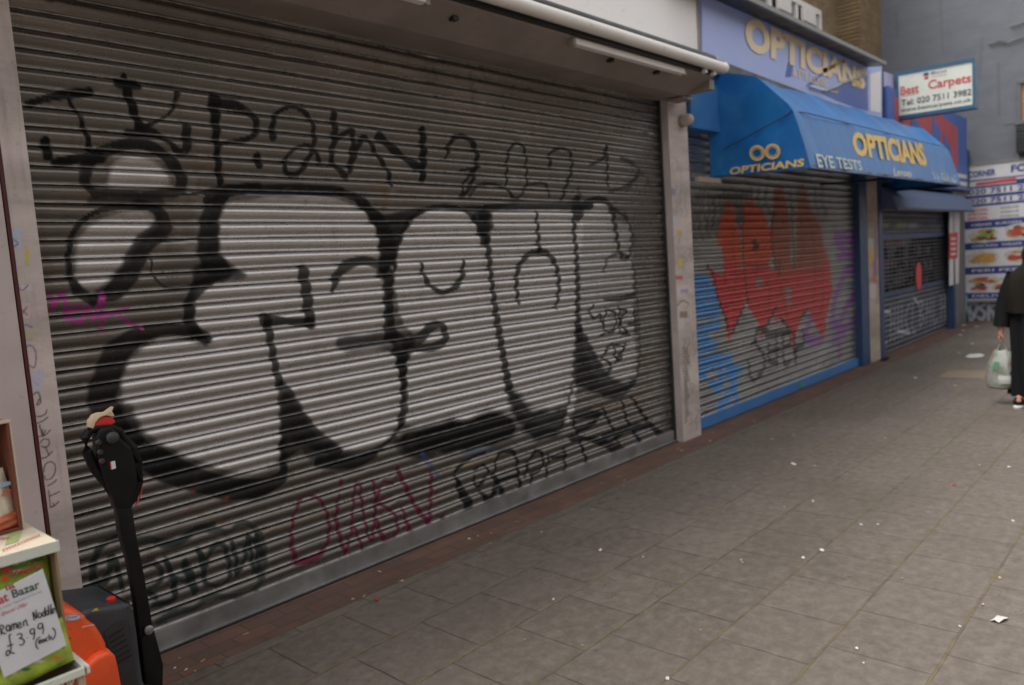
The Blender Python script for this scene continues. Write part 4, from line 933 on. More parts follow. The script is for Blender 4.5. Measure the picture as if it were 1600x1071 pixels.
dm.build('shelf_display', plain('dim_goods', (.08,.075,.06), .7, var=.6, scale=8), disp)
st = MB(); c1 = aty(1435,432,3.585); st.lathe(c1, [(.16,0),(.16,.008)], 24, (0,-1,0))
for v in range(len(st.v)): x, y, z = st.v[v]; st.v[v] = (x, y, c1.z+(z-c1.z)*1.45)
tag(set_origin(st.build('oval_sticker', M_REDLET)), 'red oval notice fixed on the bar grille of the farthest shutter', 'notice')
# small grey-blue canopy over shop three
a3 = thing('awning', 'small dull slate-blue canopy below the right end of the bright blue awning', 'awning', (14, 3.4, 2.15))
MB().slab([(11.7,3.50,2.17),(11.7,3.30,2.10),(11.7,3.28,2.13),(11.7,3.34,2.30),(11.7,3.50,2.44)], (-1,0,0), 4.7).build('canopy', plain('slate_cloth', (.10,.145,.25), .8, var=.12, scale=2), a3, bevel=.01)
MB().tube([(11.7,3.29,2.105),(16.4,3.29,2.105)], .014, 8).build('front_rail', M_DKMETAL, a3)
MB().tube([(11.5,3.2,2.52),(16.6,3.4,2.53)], .012, 8).build('brace', M_STEEL, a3)
# red and blue fascia of shop three
f3 = thing('shop_sign', 'red fascia sign edged in royal blue beyond the blue awning', 'sign', (14.8, 3.5, 2.6))
MB().box(12.0, 16.75, 3.46, 3.55, 2.52, 3.86).build('panel', M_FASCIADEEP, f3)
rf = MB(); rf.slab([(12.3,3.456,2.88),(16.0,3.456,2.88),(16.0,3.456,3.62),(14.8,3.456,3.74),(12.3,3.456,3.74)], (0,-1,0), .004); rf.build('red_field', plain('washed_red', (.42,.08,.10), .55, var=.15), f3)
gg = MB()
for cx_, cz in ((13.4,3.3),(14.6,3.35),(15.3,3.1)): gg.lathe((cx_,3.452,cz), [(.22,0),(.22,.004)], 7, (0,-1,0)); gg.slab([(cx_-.3,3.45,cz-.3),(cx_-.15,3.45,cz-.34),(cx_-.1,3.45,cz+.3),(cx_-.28,3.45,cz+.32)], (0,-1,0), .003)
gg.build_each('blue_motif', M_FASCIADEEP, f3)
st3 = MB()
for i, z in enumerate((2.60, 2.74)): st3.slab([(15.6,3.456,z),(16.7,3.456,z),(16.7,3.456,z+.07),(15.6,3.456,z+.07)], (0,-1,0), .004)
st3.build_each('stripes', M_SIGNWHITE, f3)
# white-violet end panel beside the opticians sign
ep = thing('shop_sign', 'narrow white and violet panel between the opticians fascia and the projecting carpet sign', 'sign', (12.0, 3.5, 3.3))
MB().slab([aty(1381,192,3.52), aty(1402,196,3.52), aty(1398,118,3.52), aty(1381,112,3.52)], (0,-1,0), .05).build('panel', plain('violet_white', (.42,.42,.66), .5, var=.2, scale=3), ep)
em = MB(); em.slab([aty(*p, 3.51) for p in ((1385,180),(1395,184),(1394,170),(1385,165))], (0,-1,0), .004); em.slab([aty(*p, 3.51) for p in ((1385,150),(1394,152),(1393,136),(1386,134))], (0,-1,0), .004)
em.build_each('blue_patch', M_FASCIADEEP, ep)
MB().slab([aty(1381,190,3.50), aty(1381.8,190,3.50), aty(1380.3,105,3.50), aty(1379.5,105,3.50)], (0,-1,0), .05).build('edge_strip', M_DKMETAL, ep)

# projecting sign
PX_ = 12.5
psn = thing('hanging_sign', 'white projecting box sign for carpets with red and black writing in a teal frame', 'sign', (PX_, 3.0, 3.4))
c_ = [atx(1402,187,PX_), atx(1521,168,PX_), atx(1524,90,PX_), atx(1398,110,PX_)]
zl, zh, yl, yh = 3.44, 4.12, 2.47, 3.49
def sp_(u, v, off=0.0): return Vector((PX_-off, yh+(yl-yh)*u, zl+(zh-zl)*v+(-.02)*u))
bx_ = MB().box(PX_, PX_+.16, yl+.03, yh-.03, zl+.02, zh-.03); bx_.build('panel', M_SIGNWHITE, psn)
fb = MB(); t_ = .045
for (u0, u1, v0, v1) in ((0,1,0,.075),(0,1,.925,1),(0,.035,.075,.925),(.965,1,.075,.925)):
    P8 = [sp_(u0,v0,.012), sp_(u1,v0,.012), sp_(u1,v1,.012), sp_(u0,v1,.012)]
    fb.slab(P8, (-1,0,0), .19)
fb.build('frame', M_TEALFR, psn)
def stext(s, u0, v0, u1, v1, mb, bold=.01, slant=0.0): put_text(mb, s, (sp_(u0,v0,.004), sp_(u1,v0,.004), sp_(u1,v1,.004), sp_(u0,v1,.004)), (0,0,0), bold, slant=slant)
m1 = MB(); stext('Best', .06, .50, .30, .68, m1, .02); stext('Carpets', .42, .47, .95, .71, m1, .02); m1.add([sp_(.08,.475,.004), sp_(.30,.475,.004), sp_(.30,.485,.004), sp_(.08,.485,.004)], [(0,1,2,3)])
m1.add([sp_(.37,.745,.004), sp_(.42,.74,.004), sp_(.43,.80,.004), sp_(.38,.80,.004)], [(0,1,2,3)]); stext('Carpets', .46, .75, .66, .79, m1, 0); m1.build_each('red_lettering', M_REDLET, psn)
m2 = MB(); stext('Tel: 020 7511 3982', .07, .27, .95, .40, m2, .012); stext('www.bestcarpets.co.uk', .06, .12, .95, .22, m2, .01); m2.build_each('black_lettering', M_BLACKLET, psn)
m3 = MB(); m3.add([sp_(.35,.82,.004), sp_(.43,.82,.004), sp_(.43,.87,.004), sp_(.38,.88,.004)], [(0,1,2,3)]); stext('Best', .46, .82, .66, .875, m3, 0); m3.build_each('blue_lettering', M_NAVY, psn)
br_ = MB()
for z in (zl+.12, zh-.12): br_.tube([(PX_+.08,yh,z),(PX_+.08,3.56,z-.005),(PX_-.3,3.56,z-.01)], .014, 8)
br_.build_each('bracket', M_DKMETAL, psn)

# ================================================================== GREY BUILDING
gw = thing('grey_building', 'plain slate-grey rendered building side wall facing up the pavement behind the menu board', 'building', (18, 4, 0))
def gpaint(P):
    for s_, w_, c in (([(1545,70),(1560,65),(1575,66),(1600,58)], 1.6, (.03,.03,.03)), ([(1570,196),(1592,193)], 2, (.04,.04,.04)), ([(1531,120),(1535,60)], 2, (.1,.105,.115))):
        P.line(s_, w_, c, .6, .9)
    for s_, w_ in (([(1400,20),(1402,60)], 3), ([(1470,0),(1473,85)], 2.5), ([(1560,100),(1561,180)], 4), ([(1585,240),(1586,256)], 5)):
        P.line(s_, w_, (.09,.095,.11), .4, 1.0)
    P.fill([(1505,468),(1600,468),(1600,512),(1505,512)], (.05,.052,.06), .8, .05, sm=False)
    F = (1480,240,2.55); W = (.34,.36,.42)
    for s_ in ([(90,600),(85,660)], [(90,600),(120,605),(100,660),(85,660)], [(150,602),(128,615),(150,635),(140,662),(125,655)], [(165,602),(165,662)], [(185,605),(168,612),(185,640),(190,662)], [(205,602),(215,630),(200,662)], [(80,615),(110,650)], [(215,605),(240,620),(235,660)]):
        P.line(s_, 13, W, .8, .6, fr=F)
cX = lambda X: (lambda p: (lambda q: (q.y, q.z))(atx(p[0], p[1], X)))
flat_painted('wall_face', M_GREYWALL, gw, lambda a, b: (17.2, a, b), 360, 420, 5.9, 1.2, 0, 6.6, cX(17.2), gpaint)
MB().box(17.21, 24, 1.2, 9, 0, 9.5).box(17.2, 17.21, 1.2, 5.9, 6.6, 9.5).build('wall', M_GREYPLAIN, gw)
wv_ = MB(); w_ = (2.45, 2.72, 3.72, 4.40)
wv_.box(17.14, 17.22, 2.1, 2.72, 4.38, 4.46).box(17.12, 17.22, 2.05, 2.76, 3.64, 3.72).box(17.15, 17.22, 2.66, 2.72, 3.72, 4.38); wo2 = wv_.build('window', M_GREYPIL, gw, bevel=.01)
MB().box(17.18, 17.205, 2.1, 2.66, 3.72, 4.38).build('pane', plain('ochre_blind', (.35,.18,.09), .7, var=.5, scale=6), wo2)
vt = MB().box(17.0, 17.2, 2.1, 2.72, 3.12, 3.60)
for i in range(6): vt.box(16.985, 17.0, 2.14, 2.68, 3.16+i*.07, 3.19+i*.07)
ac = thing('vent_unit', 'dark louvred vent box on the grey wall at the right edge of the photo', 'vent', (17.1, 2.4, 3.12))
vt.build('housing', M_DKMETAL, ac, bevel=.01)
for k, pts in enumerate(([(1545,70),(1558,66),(1572,68),(1600,58)], [(1578,42),(1590,38),(1602,34)])):
    ww = MB().tube([atx(x, y, 17.17) for x, y in pts], .012, 6); 
    tag(set_origin(ww.build('cable', M_DKMETAL)), ['sagging black cable clipped across the grey wall left of the window', 'short black cable stub highest on the grey wall at the photo edge'][k], 'cable')

# menu board
mbd = thing('menu_board', 'tall white and navy takeaway menu board with food pictures on the grey wall', 'sign', (17.1, 3.0, .43))
MX = 17.13; y0m, y1m = 3.60, 1.55
def mp_(u, z, off=0.0): return Vector((MX-off, y0m+(y1m-y0m)*u, z))
MB().box(MX, 17.2, y1m, y0m, .42, 3.0).build('panel', M_BOARD, mbd)
frm = MB(); frm.box(MX-.02, 17.19, y0m, y0m+.04, .40, 3.02).box(MX-.02, 17.19, y1m-.03, y0m+.04, 3.0, 3.04).box(MX-.02, 17.19, y1m-.03, y0m+.04, .37, .42); frm.build('frame', plain('board_frame', (.2,.19,.18), .6), mbd)
nv = MB()
def bar(z0, z1, u0=0.0, u1=1.0): nv.add([mp_(u0,z0,.004), mp_(u1,z0,.004), mp_(u1,z1,.004), mp_(u0,z1,.004)], [(0,1,2,3)])
for z0, z1 in ((2.70,2.725),(2.565,2.60),(2.38,2.43),(2.22,2.26),(1.80,1.95),(1.40,1.53),(.92,1.06),(.44,.56)): bar(z0, z1)
def mt(mb, s, u0, z0, u1, z1, bold=.01): put_text(mb, s, (mp_(u0,z0,.007), mp_(u1,z0,.007), mp_(u1,z1,.007), mp_(u0,z1,.007)), (0,0,0), bold)
mt(nv, 'CORNER', .04, 2.78, .26, 2.90, .03); mt(nv, 'FOOD', .38, 2.79, .66, 2.93, .03)
mt(nv, '020 7511 2366', .04, 2.45, .62, 2.55, .02); mt(nv, '020 7511 2399', .04, 2.275, .62, 2.365, .02)
bar(2.60, 2.66, .42, .62)
nv.build_each('navy_print', M_NAVY, mbd)
rdm = MB()
rdm.add([mp_(.10,2.62,.0045), mp_(.42,2.62,.0045), mp_(.42,2.69,.0045), mp_(.10,2.67,.0045)], [(0,1,2,3)])
for z in (2.13, 2.05, 1.93+.04, ): mt(rdm, 'SPECIAL', .03, z, .20, z+.05, .02); mt(rdm, 'BURGER', .50, z+.02, .64, z+.07, .02)
rdm.build_each('red_print', M_REDLET, mbd)
bkm = MB()
for z in (2.14, 2.06, 1.98): mt(bkm, 'KEBAB', .30, z, .44, z+.03, 0)
bkm.build_each('black_print', M_BLACKLET, mbd)
whm = MB()
for z, s_ in ((1.845,'KEBABS  BURGERS'),(1.44,'CHICKEN  WRAPS'),(.965,'PERI PERI'),(.475,'DELIVERY')): mt(whm, s_, .06, z, .46, z+.05, .01)
whm.build_each('white_print', M_BOARD, mbd)
FOOD = [plain('food_'+n, c, .6, var=.4, scale=30, bmp=0) for n, c in (('plate',(.50,.48,.44)),('meat',(.13,.06,.04)),('bread',(.42,.24,.09)),('chilli',(.42,.06,.03)),('salad',(.20,.33,.05)),('gold',(.5,.26,.06)))]
def food(u, z, w_, h_, cols, seed):
    w_, h_ = w_*1.22, h_*1.15
    mb = MB(); rn = random.Random(seed)
    def blob(cu, cz, a, b, mi, o):
        vs = [mp_(cu,cz,o)]+[mp_(cu+a*math.cos(t)*(1+rn.uniform(-.12,.12)), cz+b*math.sin(t)*(1+rn.uniform(-.12,.12)), o) for t in [k*math.pi/9 for k in range(18)]]
        mb.add(vs, [(0, 1+k, 1+(k+1) % 18) for k in range(18)], mi)
    blob(u, z, w_, h_, 0, .005)
    for i in range(14):
        blob(u+rn.uniform(-.6,.6)*w_, z+rn.uniform(-.5,.5)*h_, w_*rn.uniform(.2,.42), h_*rn.uniform(.18,.36), rn.choice(cols), .0055+.0004*i)
    o = mb.build('food_picture', FOOD, mbd); return o
food(.155,1.66,.10,.13,(1,2,2,4),1); food(.46,1.70,.11,.13,(3,3,2,1),2); food(.155,1.24,.11,.13,(2,5,5,4),3); food(.46,1.25,.11,.12,(3,3,2,5),4)
food(.17,.80,.12,.07,(5,2,3),5); food(.12,.66,.06,.07,(1,3),6); food(.28,.66,.05,.06,(1,3),7); food(.50,.75,.10,.12,(5,3),8)

# cyan bucket by the corner
bn = thing('bin', 'small cyan bin with a dark base tucked into the corner below the drainpipe', 'bin', (16.87, 3.64, 0))
MB().lathe((16.87,3.66,.17), [(.12,0),(.135,.1),(.145,.33),(.155,.34),(.155,.36),(.14,.36),(.13,.2)], 20).build('tub', plain('cyan_plastic', (.16,.42,.50), .5, var=.2), bn, smooth=True)
MB().box(16.73, 17.02, 3.52, 3.80, 0, .17).build('base', M_DKMETAL, bn, bevel=.02)

# ================================================================== PERSON
def skin_mesh(nodes, edges, name, mat, parent, sub=2):
    me = bpy.data.meshes.new(name+'_s'); me.from_pydata([n[:3] for n in nodes], edges, [])
    o = bpy.data.objects.new('s', me); COL.objects.link(o)
    sk = o.modifiers.new('s', 'SKIN'); sk.use_smooth_shade = True
    for i, n in enumerate(nodes):
        r = n[3]; me.skin_vertices[0].data[i].radius = r if isinstance(r, tuple) else (r, r)
    me.skin_vertices[0].data[0].use_root = True
    sb = o.modifiers.new('b', 'SUBSURF'); sb.levels = sub; sb.render_levels = sub
    dg = bpy.context.evaluated_depsgraph_get(); dg.update()
    m2 = bpy.data.meshes.new_from_object(o.evaluated_get(dg)); bpy.data.objects.remove(o)
    m2.name = name; m2.materials.clear(); m2.materials.append(mat)
    m2.polygons.foreach_set('use_smooth', [True]*len(m2.polygons))
    loc = parent_world(parent)[0]; m2.transform(Matrix.Translation(-loc))
    r = bpy.data.objects.new(name, m2); COL.objects.link(r); r.parent = parent
    return r
PXX, PYY = 8.70, 1.25
ps = thing('person', 'person in a dark hood, olive shawl and long black coat carrying a plastic bag', 'person', (PXX, PYY, 0))
M_SKIN = plain('skin', (.42,.20,.13), .5, var=.12, scale=20, bmp=.05)
nd = [(0,0,.84,.125),(0,0,1.05,.115),(-.01,0,1.22,.125),(-.02,0,1.335,.05),(-.035,0,1.425,(.078,.085)),(-.03,0,1.50,.062)]
ed = [(0,1),(1,2),(2,3),(3,4),(4,5)]
def chain(start, pts):
    p = start
    for q in pts: nd.append(q); ed.append((p, len(nd)-1)); p = len(nd)-1
    return p
a = chain(2, [(0,.15,1.25,.055),(.03,.24,.98,.042),(0,.275,.75,.027),(-.01,.28,.69,(.018,.034))])
for k, (dx, r_) in enumerate(((-.032,.0085),(-.012,.009),(.008,.009),(.028,.008))):
    chain(a, [(-.01+dx,.284,.655,r_),(-.01+dx,.275,.622,r_*.95),(-.01+dx*.9,.252,.612,r_*.85)])
chain(a, [(-.048,.262,.675,.010),(-.05,.245,.648,.009)])
a = chain(2, [(0,-.15,1.25,.055),(.03,-.22,1.0,.042),(-.14,-.20,.86,.027),(-.21,-.18,.87,(.018,.034))])
for k, (dz, r_) in enumerate(((-.03,.008),(-.01,.009),(.01,.009),(.03,.0085))):
    chain(a, [(-.25,-.175,.87+dz,r_),(-.275,-.16,.865+dz,r_*.95),(-.268,-.14,.86+dz,r_*.85)])
chain(a, [(-.215,-.15,.905,.010),(-.235,-.135,.91,.009)])
chain(0, [(0,.085,.78,.085),(-.07,.09,.46,.055),(-.10,.10,.11,.036),(-.20,.105,.045,.032)])
chain(0, [(0,-.085,.78,.085),(-.01,-.085,.46,.055),(.10,-.085,.13,.036),(.01,-.085,.05,.032)])
nd = [(PXX+x, PYY+y, z, r) for x, y, z, r in nd]
body = skin_mesh(nd, ed, 'body', M_SKIN, ps)
me = body.data      # nose, brow and chin pushed out of the head surface
for v in me.vertices:
    x, y, z = v.co
    if z > 1.36 and x < -.04:
        v.co.x -= .022*math.exp(-(y/.012)**2-((z-1.425)/.018)**2) + .008*math.exp(-(y/.03)**2-((z-1.375)/.015)**2) - .010*math.exp(-((abs(y)-.028)/.013)**2-((z-1.45)/.012)**2)
fc_ = MB()
for s_ in (-1, 1):
    fc_.lathe((PXX-.112,PYY+s_*.028,1.452), [(.002,-.004),(.010,0),(.008,.005),(.001,.008)], 12, (-1,0,0))
    fc_.obox((PXX-.116,PYY+s_*.028,1.472), (.003,0,0), (0,.015,0), (0,0,.0025))
fc_.obox((PXX-.112,PYY,1.386), (.006,0,0), (0,.020,0), (0,0,.003)); fc_.build('face_features', plain('eye_dark', (.06,.02,.018), .3, bmp=0), ps)
M_COAT = plain('black_cloth', (.008,.008,.009), .85, var=.3, scale=10, bmp=.3, spec=.2)
M_OLIVE = plain('olive_cloth', (.012,.010,.007), .9, var=.25, scale=10, bmp=.3, spec=.2)
M_HOOD = plain('dark_teal_cloth', (.022,.028,.032), .9, var=.25, scale=12, bmp=.3, spec=.2)
def loft(mb, secs, n=40, fold=0.0, nf=9, cap=True):
    vs = []
    for (z, cx_, cy_, rx, ry, fa) in secs:
        for k in range(n):
            t = 2*math.pi*k/n; f_ = 1+fa*math.sin(nf*t+z*2.5)+fa*.5*math.sin((nf+4)*t-z*4)
            vs.append((PXX+cx_+rx*f_*math.cos(t), PYY+cy_+ry*f_*math.sin(t), z))
    fs = [(i*n+k, i*n+(k+1) % n, (i+1)*n+(k+1) % n, (i+1)*n+k) for i in range(len(secs)-1) for k in range(n)]
    if cap: fs += [tuple(range((len(secs)-1)*n, len(secs)*n))]
    mb.add(vs, fs)
ct = MB(); loft(ct, [(.10,-.01,.0,.19,.185,.16),(.25,-.01,.0,.185,.18,.14),(.5,0,0,.17,.19,.10),(.75,0,0,.165,.20,.06),(.88,0,0,.16,.195,.03),(1.02,0,0,.15,.18,.02),(1.18,0,0,.15,.20,.01),(1.28,0,0,.11,.17,0),(1.33,-.01,0,.06,.08,0)])
ct.tube([(PXX,PYY+.15,1.26),(PXX+.025,PYY+.205,1.1),(PXX+.03,PYY+.24,.98),(PXX+.015,PYY+.262,.85),(PXX,PYY+.272,.755)], [.08,.085,.08,.075,.07], 16, cap=False)
ct.tube([(PXX,PYY-.15,1.26),(PXX+.03,PYY-.22,1.0),(PXX-.05,PYY-.21,.92),(PXX-.13,PYY-.20,.865)], [.08,.08,.075,.06], 16, cap=False)
ct.build('coat', M_COAT, ps, smooth=True)
sh = MB(); loft(sh, [(.90,0,.01,.19,.235,.10),(.98,0,.01,.185,.24,.09),(1.08,0,.01,.18,.245,.06),(1.2,0,.005,.17,.235,.02),(1.28,-.005,0,.145,.19,.01),(1.335,-.01,0,.10,.115,0),(1.37,-.02,0,.085,.092,0)], nf=7, cap=False)
sh.build('shawl', M_OLIVE, ps, smooth=True)
hd = MB(); n = 32; rows = 18; vs = []; fs = []
for i in range(rows+1):
    th = math.pi*i/rows
    for k in range(n):
        ph = 2*math.pi*k/n; zz = 1.445+.118*math.cos(th); rr = math.sin(th)
        vs.append((PXX-.022-.103*rr*math.cos(ph), PYY+.102*rr*math.sin(ph), zz))
for i in range(rows):
    for k in range(n):
        ph = 2*math.pi*(k+.5)/n; a_ = min(ph, 2*math.pi-ph); th = math.pi*(i+.5)/rows
        if a_ < .75 and .95 < th < 2.35 and (a_/.78)**2+((th-1.62)/.66)**2 < 1: continue
        fs.append((i*n+k, i*n+(k+1) % n, (i+1)*n+(k+1) % n, (i+1)*n+k))
hd.add(vs, fs); loft(hd, [(1.20,.02,.0,.145,.19,.03),(1.30,.01,.0,.12,.15,.02),(1.36,-.01,0,.095,.10,0),(1.40,-.018,0,.093,.094,0)], cap=False)
hd.build('hood', M_HOOD, ps, smooth=True)
for y_, x_, z_ in ((.105,-.155,.0),(-.085,.055,.015)):
    MB().slab([(PXX+x_+.13*math.cos(t)+(.0),PYY+y_+.045*math.sin(t)*(1 if math.cos(t) < 0 else .8),z_+.022) for t in [k*math.pi/10 for k in range(20)]], (0,0,1), .02).build('shoe_sole', M_LITTER, ps, bevel=.004)
    MB().lathe((PXX+x_,PYY+y_,z_+.022), [(.048,0),(.05,.02),(.042,.05),(.03,.07)], 18).build('shoe', M_COAT, ps, smooth=True)
# plastic shopping bag in the hand
hx, hy, hz = PXX-.012, PYY+.262, .615
bag = thing('shopping_bag', 'pale translucent plastic bag with green and red print hanging from the hand of the person', 'bag', (hx, hy, .15))
bgm = MB(); secs = ((.15,.055,.10),(.17,.085,.128),(.25,.095,.135),(.36,.085,.125),(.44,.065,.105),(.49,.04,.085),(.53,.022,.062)); n = 32; rb = random.Random(5); ph_ = [rb.uniform(0,6.28) for _ in secs]
vs = [(hx+rx*(1+.05*math.sin(6*t+ph_[i])+.03*math.sin(13*t+ph_[i]*2))*math.cos(t), hy+ry*(1+.05*math.sin(5*t+ph_[i]))*math.sin(t), z+.006*math.sin(4*t+ph_[i])) for i, (z, rx, ry) in enumerate(secs) for t in [2*math.pi*k/n for k in range(n)]]
bgm.add(vs, [(i*n+k, i*n+(k+1) % n, (i+1)*n+(k+1) % n, (i+1)*n+k) for i in range(len(secs)-1) for k in range(n)]+[tuple(range(n-1, -1, -1))])
M_BAG, t_b, b_b = newmat('bag_film'); c_b = objco(t_b)
b_b.inputs['Roughness'].default_value = .3; b_b.inputs['Transmission Weight'].default_value = .25
t_b.links.new(mixc(t_b, ramp(t_b, noise(t_b, c_b, 9, 5), .4, .6), (.24,.26,.21), (.44,.46,.42)), b_b.inputs['Base Color'])
bump(t_b, b_b, noise(t_b, c_b, 40, 5), .5, .01)
bgm.build('film', M_BAG, bag, smooth=True)
hn = MB()
for s_ in (-1, 1): 
    hn.tube([(hx+s_*.015,hy+.045,.52),(hx+s_*.010,hy+.02,.58),(hx,hy-.002,hz),(hx+s_*.010,hy-.02,.58),(hx+s_*.015,hy-.045,.52)], .006, 8)
hn.build('handle', M_BAG, bag, smooth=True)
def bagprint(name, mat, ang0, ang1, z0, z1):
    mb = MB(); g = []
    for i in range(7):
        z = z0+(z1-z0)*i/6; rx = np.interp(z, [s[0] for s in secs], [s[1] for s in secs])*1.10; ry = np.interp(z, [s[0] for s in secs], [s[2] for s in secs])*1.07
        for k in range(9):
            t = ang0+(ang1-ang0)*k/8; g.append((hx+rx*math.cos(t), hy+ry*math.sin(t), z))
    mb.add(g, [(i*9+k, i*9+k+1, (i+1)*9+k+1, (i+1)*9+k) for i in range(6) for k in range(8)]); mb.build(name, mat, bag, smooth=True)
bagprint('green_print', plain('bag_green', (.10,.24,.14), .5, bmp=0), 2.6, 3.0, .34, .42)
bagprint('red_print', M_REDLET, 3.8, 4.2, .36, .41); bagprint('navy_print', M_NAVY, 3.7, 4.2, .30, .33)
bagprint('white_print', M_LITTER, 3.0, 3.9, .21, .29)

# ================================================================== PALLET TRUCK
FR = (90, 900, 6.26)
def fr(x, y, Y): return aty(FR[0]+x/FR[2], FR[1]+y/FR[2], Y)
F2 = (0, 530, 1.98)
def f2(x, y, Y): return aty(F2[0]+x/F2[2], F2[1]+y/F2[2], Y)
pt = thing('pallet_truck', 'orange and charcoal electric pallet truck with a tall black tiller parked against the graffiti shutter', 'pallet truck', (.95, 2.95, 0))
YG, YO, YT = 2.86, 2.74, 2.94
g = [fr(*p, YG) for p in ((205,372),(300,330),(560,292),(690,262),(735,285),(760,380),(785,560),(805,740),(850,1071))]
MB().slab(g+[Vector((1.10,YG,.10)), Vector((.74,YG,.10)), Vector((.74,YG,g[0].z))], (0,-1,0), .30).build('motor_cover', M_GREYPL, pt, smooth=True, bevel=.022, seg=3)
vp_ = [fr(*p, YG-.004) for p in ((455,560),(520,500),(600,445),(665,435),(705,470),(722,560),(735,760),(790,1071),(800,1300),(600,1300),(570,900))]
vent = MB().slab(vp_, (0,-1,0), .006).build('vent_panel', plain('vent_plastic', (.028,.03,.034), .5, bmp=.2), pt)
vs_ = MB()
for i in range(6):
    x0, y0 = 495+i*16, 600+i*50
    a_, b_ = fr(x0, y0, YG-.008), fr(x0+150, y0-92+i*2, YG-.008)
    dz = Vector((0,0,-.006)); vs_.add([a_, b_, b_+dz, a_+dz], [(0,1,2,3)])
vs_.build('slot', M_DARK, vent)
MB().slab([fr(*p, YG+.02) for p in ((215,350),(640,262),(620,300),(300,345))], (0,-1,0), .2).build('cover_seam', M_BLACKPL, pt, bevel=.004)
p_ = fr(528, 262, 2.92); rbm = MB().lathe((p_.x,p_.y,p_.z), [(.010,-.02),(.010,.0),(.0145,.002),(.0165,.008),(.0155,.018),(.010,.022)], 20).build('stop_button', M_REDPL, pt, smooth=True)
MB().add([fr(330,352,YG-.003), fr(405,340,YG-.003), fr(385,312,YG-.003), fr(365,318,YG-.003)], [(0,1,2,3)]).build('warning_label', plain('yellow_label', (.6,.52,.06), .5, bmp=0), pt)
g = [fr(*p, YO) for p in ((15,318),(120,322),(215,362),(285,382),(305,440),(385,495),(440,580),(480,660),(492,730))]
oc = MB().slab([Vector((.50,YO,g[0].z+.0))]+g+[Vector((g[-1].x+.02,YO,.10)), Vector((.50,YO,.10))], (0,-1,0), .34).build('battery_cover', M_ORANGE, pt, smooth=True, bevel=.024, seg=3)
g = [fr(*p, YO-.035) for p in ((215,1071),(240,980),(300,870),(390,790),(480,745),(540,745),(575,790),(598,880),(632,1071))]
MB().slab(g+[Vector((g[-1].x+.03,YO-.035,.09)), Vector((g[0].x-.02,YO-.035,.09))], (0,-1,0), .10).build('front_cover', M_ORANGE, pt, smooth=True, bevel=.018, seg=3)
def ell(cx_, cy_, a, b, Y, rot=-.12, n=28): return [fr(cx_+a*math.cos(t)*math.cos(rot)-b*math.sin(t)*math.sin(rot), cy_+a*math.cos(t)*math.sin(rot)+b*math.sin(t)*math.cos(rot), Y) for t in [2*math.pi*k/n for k in range(n)]]
ov = MB(); ov.add(ell(142,408,92,36,YO-.003), [tuple(range(28))]); ov.build('round_badge', M_PAPER, pt)
e1, e2 = ell(142,408,88,32,YO-.0035), ell(142,408,80,26,YO-.0035); bd = MB(); bd.add(e1+e2, [(k, (k+1) % 28, 28+(k+1) % 28, 28+k) for k in range(28)]); bd.build('badge_ring', M_REDLET, pt)
bd = MB(); ribbon(bd, [fr(*p, YO-.004) for p in ((85,428),(100,395),(108,425),(122,398),(132,418),(150,392),(150,420),(168,395),(172,412),(195,388))], .0028, (0,-1,0)); bd.build('badge_lettering', M_NAVY, pt)
ft = MB()
for i in range(5): ribbon(ft, [fr(240+i*24, 512-i*6, YO-.004), fr(252+i*24, 490-i*4, YO-.004), fr(262+i*24, 500-i*5, YO-.004)], .0022, (0,-1,0))
ft.build('faded_lettering', M_PEACH, pt)
# tiller post and head
L_ = [(362,520),(372,600),(398,690),(418,800),(430,900),(446,1071)]; R_ = [(410,520),(424,610),(442,700),(460,800),(476,900),(490,950)]
MB().slab([f2(*p, YT) for p in L_]+[f2(*p, YT) for p in reversed(R_[:5])] , (0,-1,0), .045).build('tiller_post', M_BLACKPL, pt, smooth=True, bevel=.008)
g = [f2(*p, YT-.01) for p in ((455,905),(478,900),(492,950),(507,1010),(505,1071))]
MB().slab([f2(436,930,YT-.01)]+g+[Vector((g[-1].x+.01,YT-.01,.10)), Vector((f2(446,1071,YT).x,YT-.01,.10))], (0,-1,0), .07).build('tiller_foot', M_BLACKPL, pt, smooth=True, bevel=.008)
p_ = f2(460,900,YT-.012); MB().lathe(p_, [(.017,-.004),(.017,.006),(.013,.009),(.006,.010),(.006,.014),(.002,.014)], 18, (0,-1,0)).build('bolt', M_STEEL, pt, smooth=True)
MB().slab([f2(*p, YT-.005) for p in ((448,1030),(462,1025),(466,1060),(450,1068))], (0,-1,0), .01).build('green_tag', plain('green_plastic', (.02,.18,.11), .4), pt)
MB().slab([f2(*p, YT) for p in ((300,300),(310,278),(345,268),(368,290),(378,310),(408,335),(420,380),(428,440),(418,485),(410,530),(362,532),(350,490),(322,430),(305,370))], (0,-1,0), .06).build('tiller_head', M_BLACKPL, pt, smooth=True, bevel=.014, seg=3)
tb = MB(); tb.tube([f2(275,285,YT+.03), f2(262,305,YT+.03), f2(270,350,YT+.03), f2(290,400,YT+.03), f2(330,450,YT+.03), f2(360,500,YT+.03)], [.014,.018,.018,.016,.015,.012], 14)
tb.tube([f2(275,285,YT+.03), f2(300,275,YT+.03), f2(340,272,YT+.03), f2(368,285,YT+.03), f2(378,305,YT+.04), f2(412,340,YT+.04), f2(424,380,YT+.04), f2(428,440,YT+.04), f2(412,490,YT+.04), f2(395,520,YT+.03)], [.014,.013,.013,.015,.016,.018,.020,.019,.016,.012], 14)
tb.build('handle_bow', M_BLACKPL, pt, smooth=True)
kn = MB()
for y_ in (320,350,378): c0 = f2(303+ (y_-320)*.18, y_, YT-.002); kn.lathe(c0, [(.009,0),(.011,.006),(.007,.012)], 14, (0,-1,0))
kn.build('control_button', plain('worn_button', (.035,.025,.024), .5), pt, smooth=True)
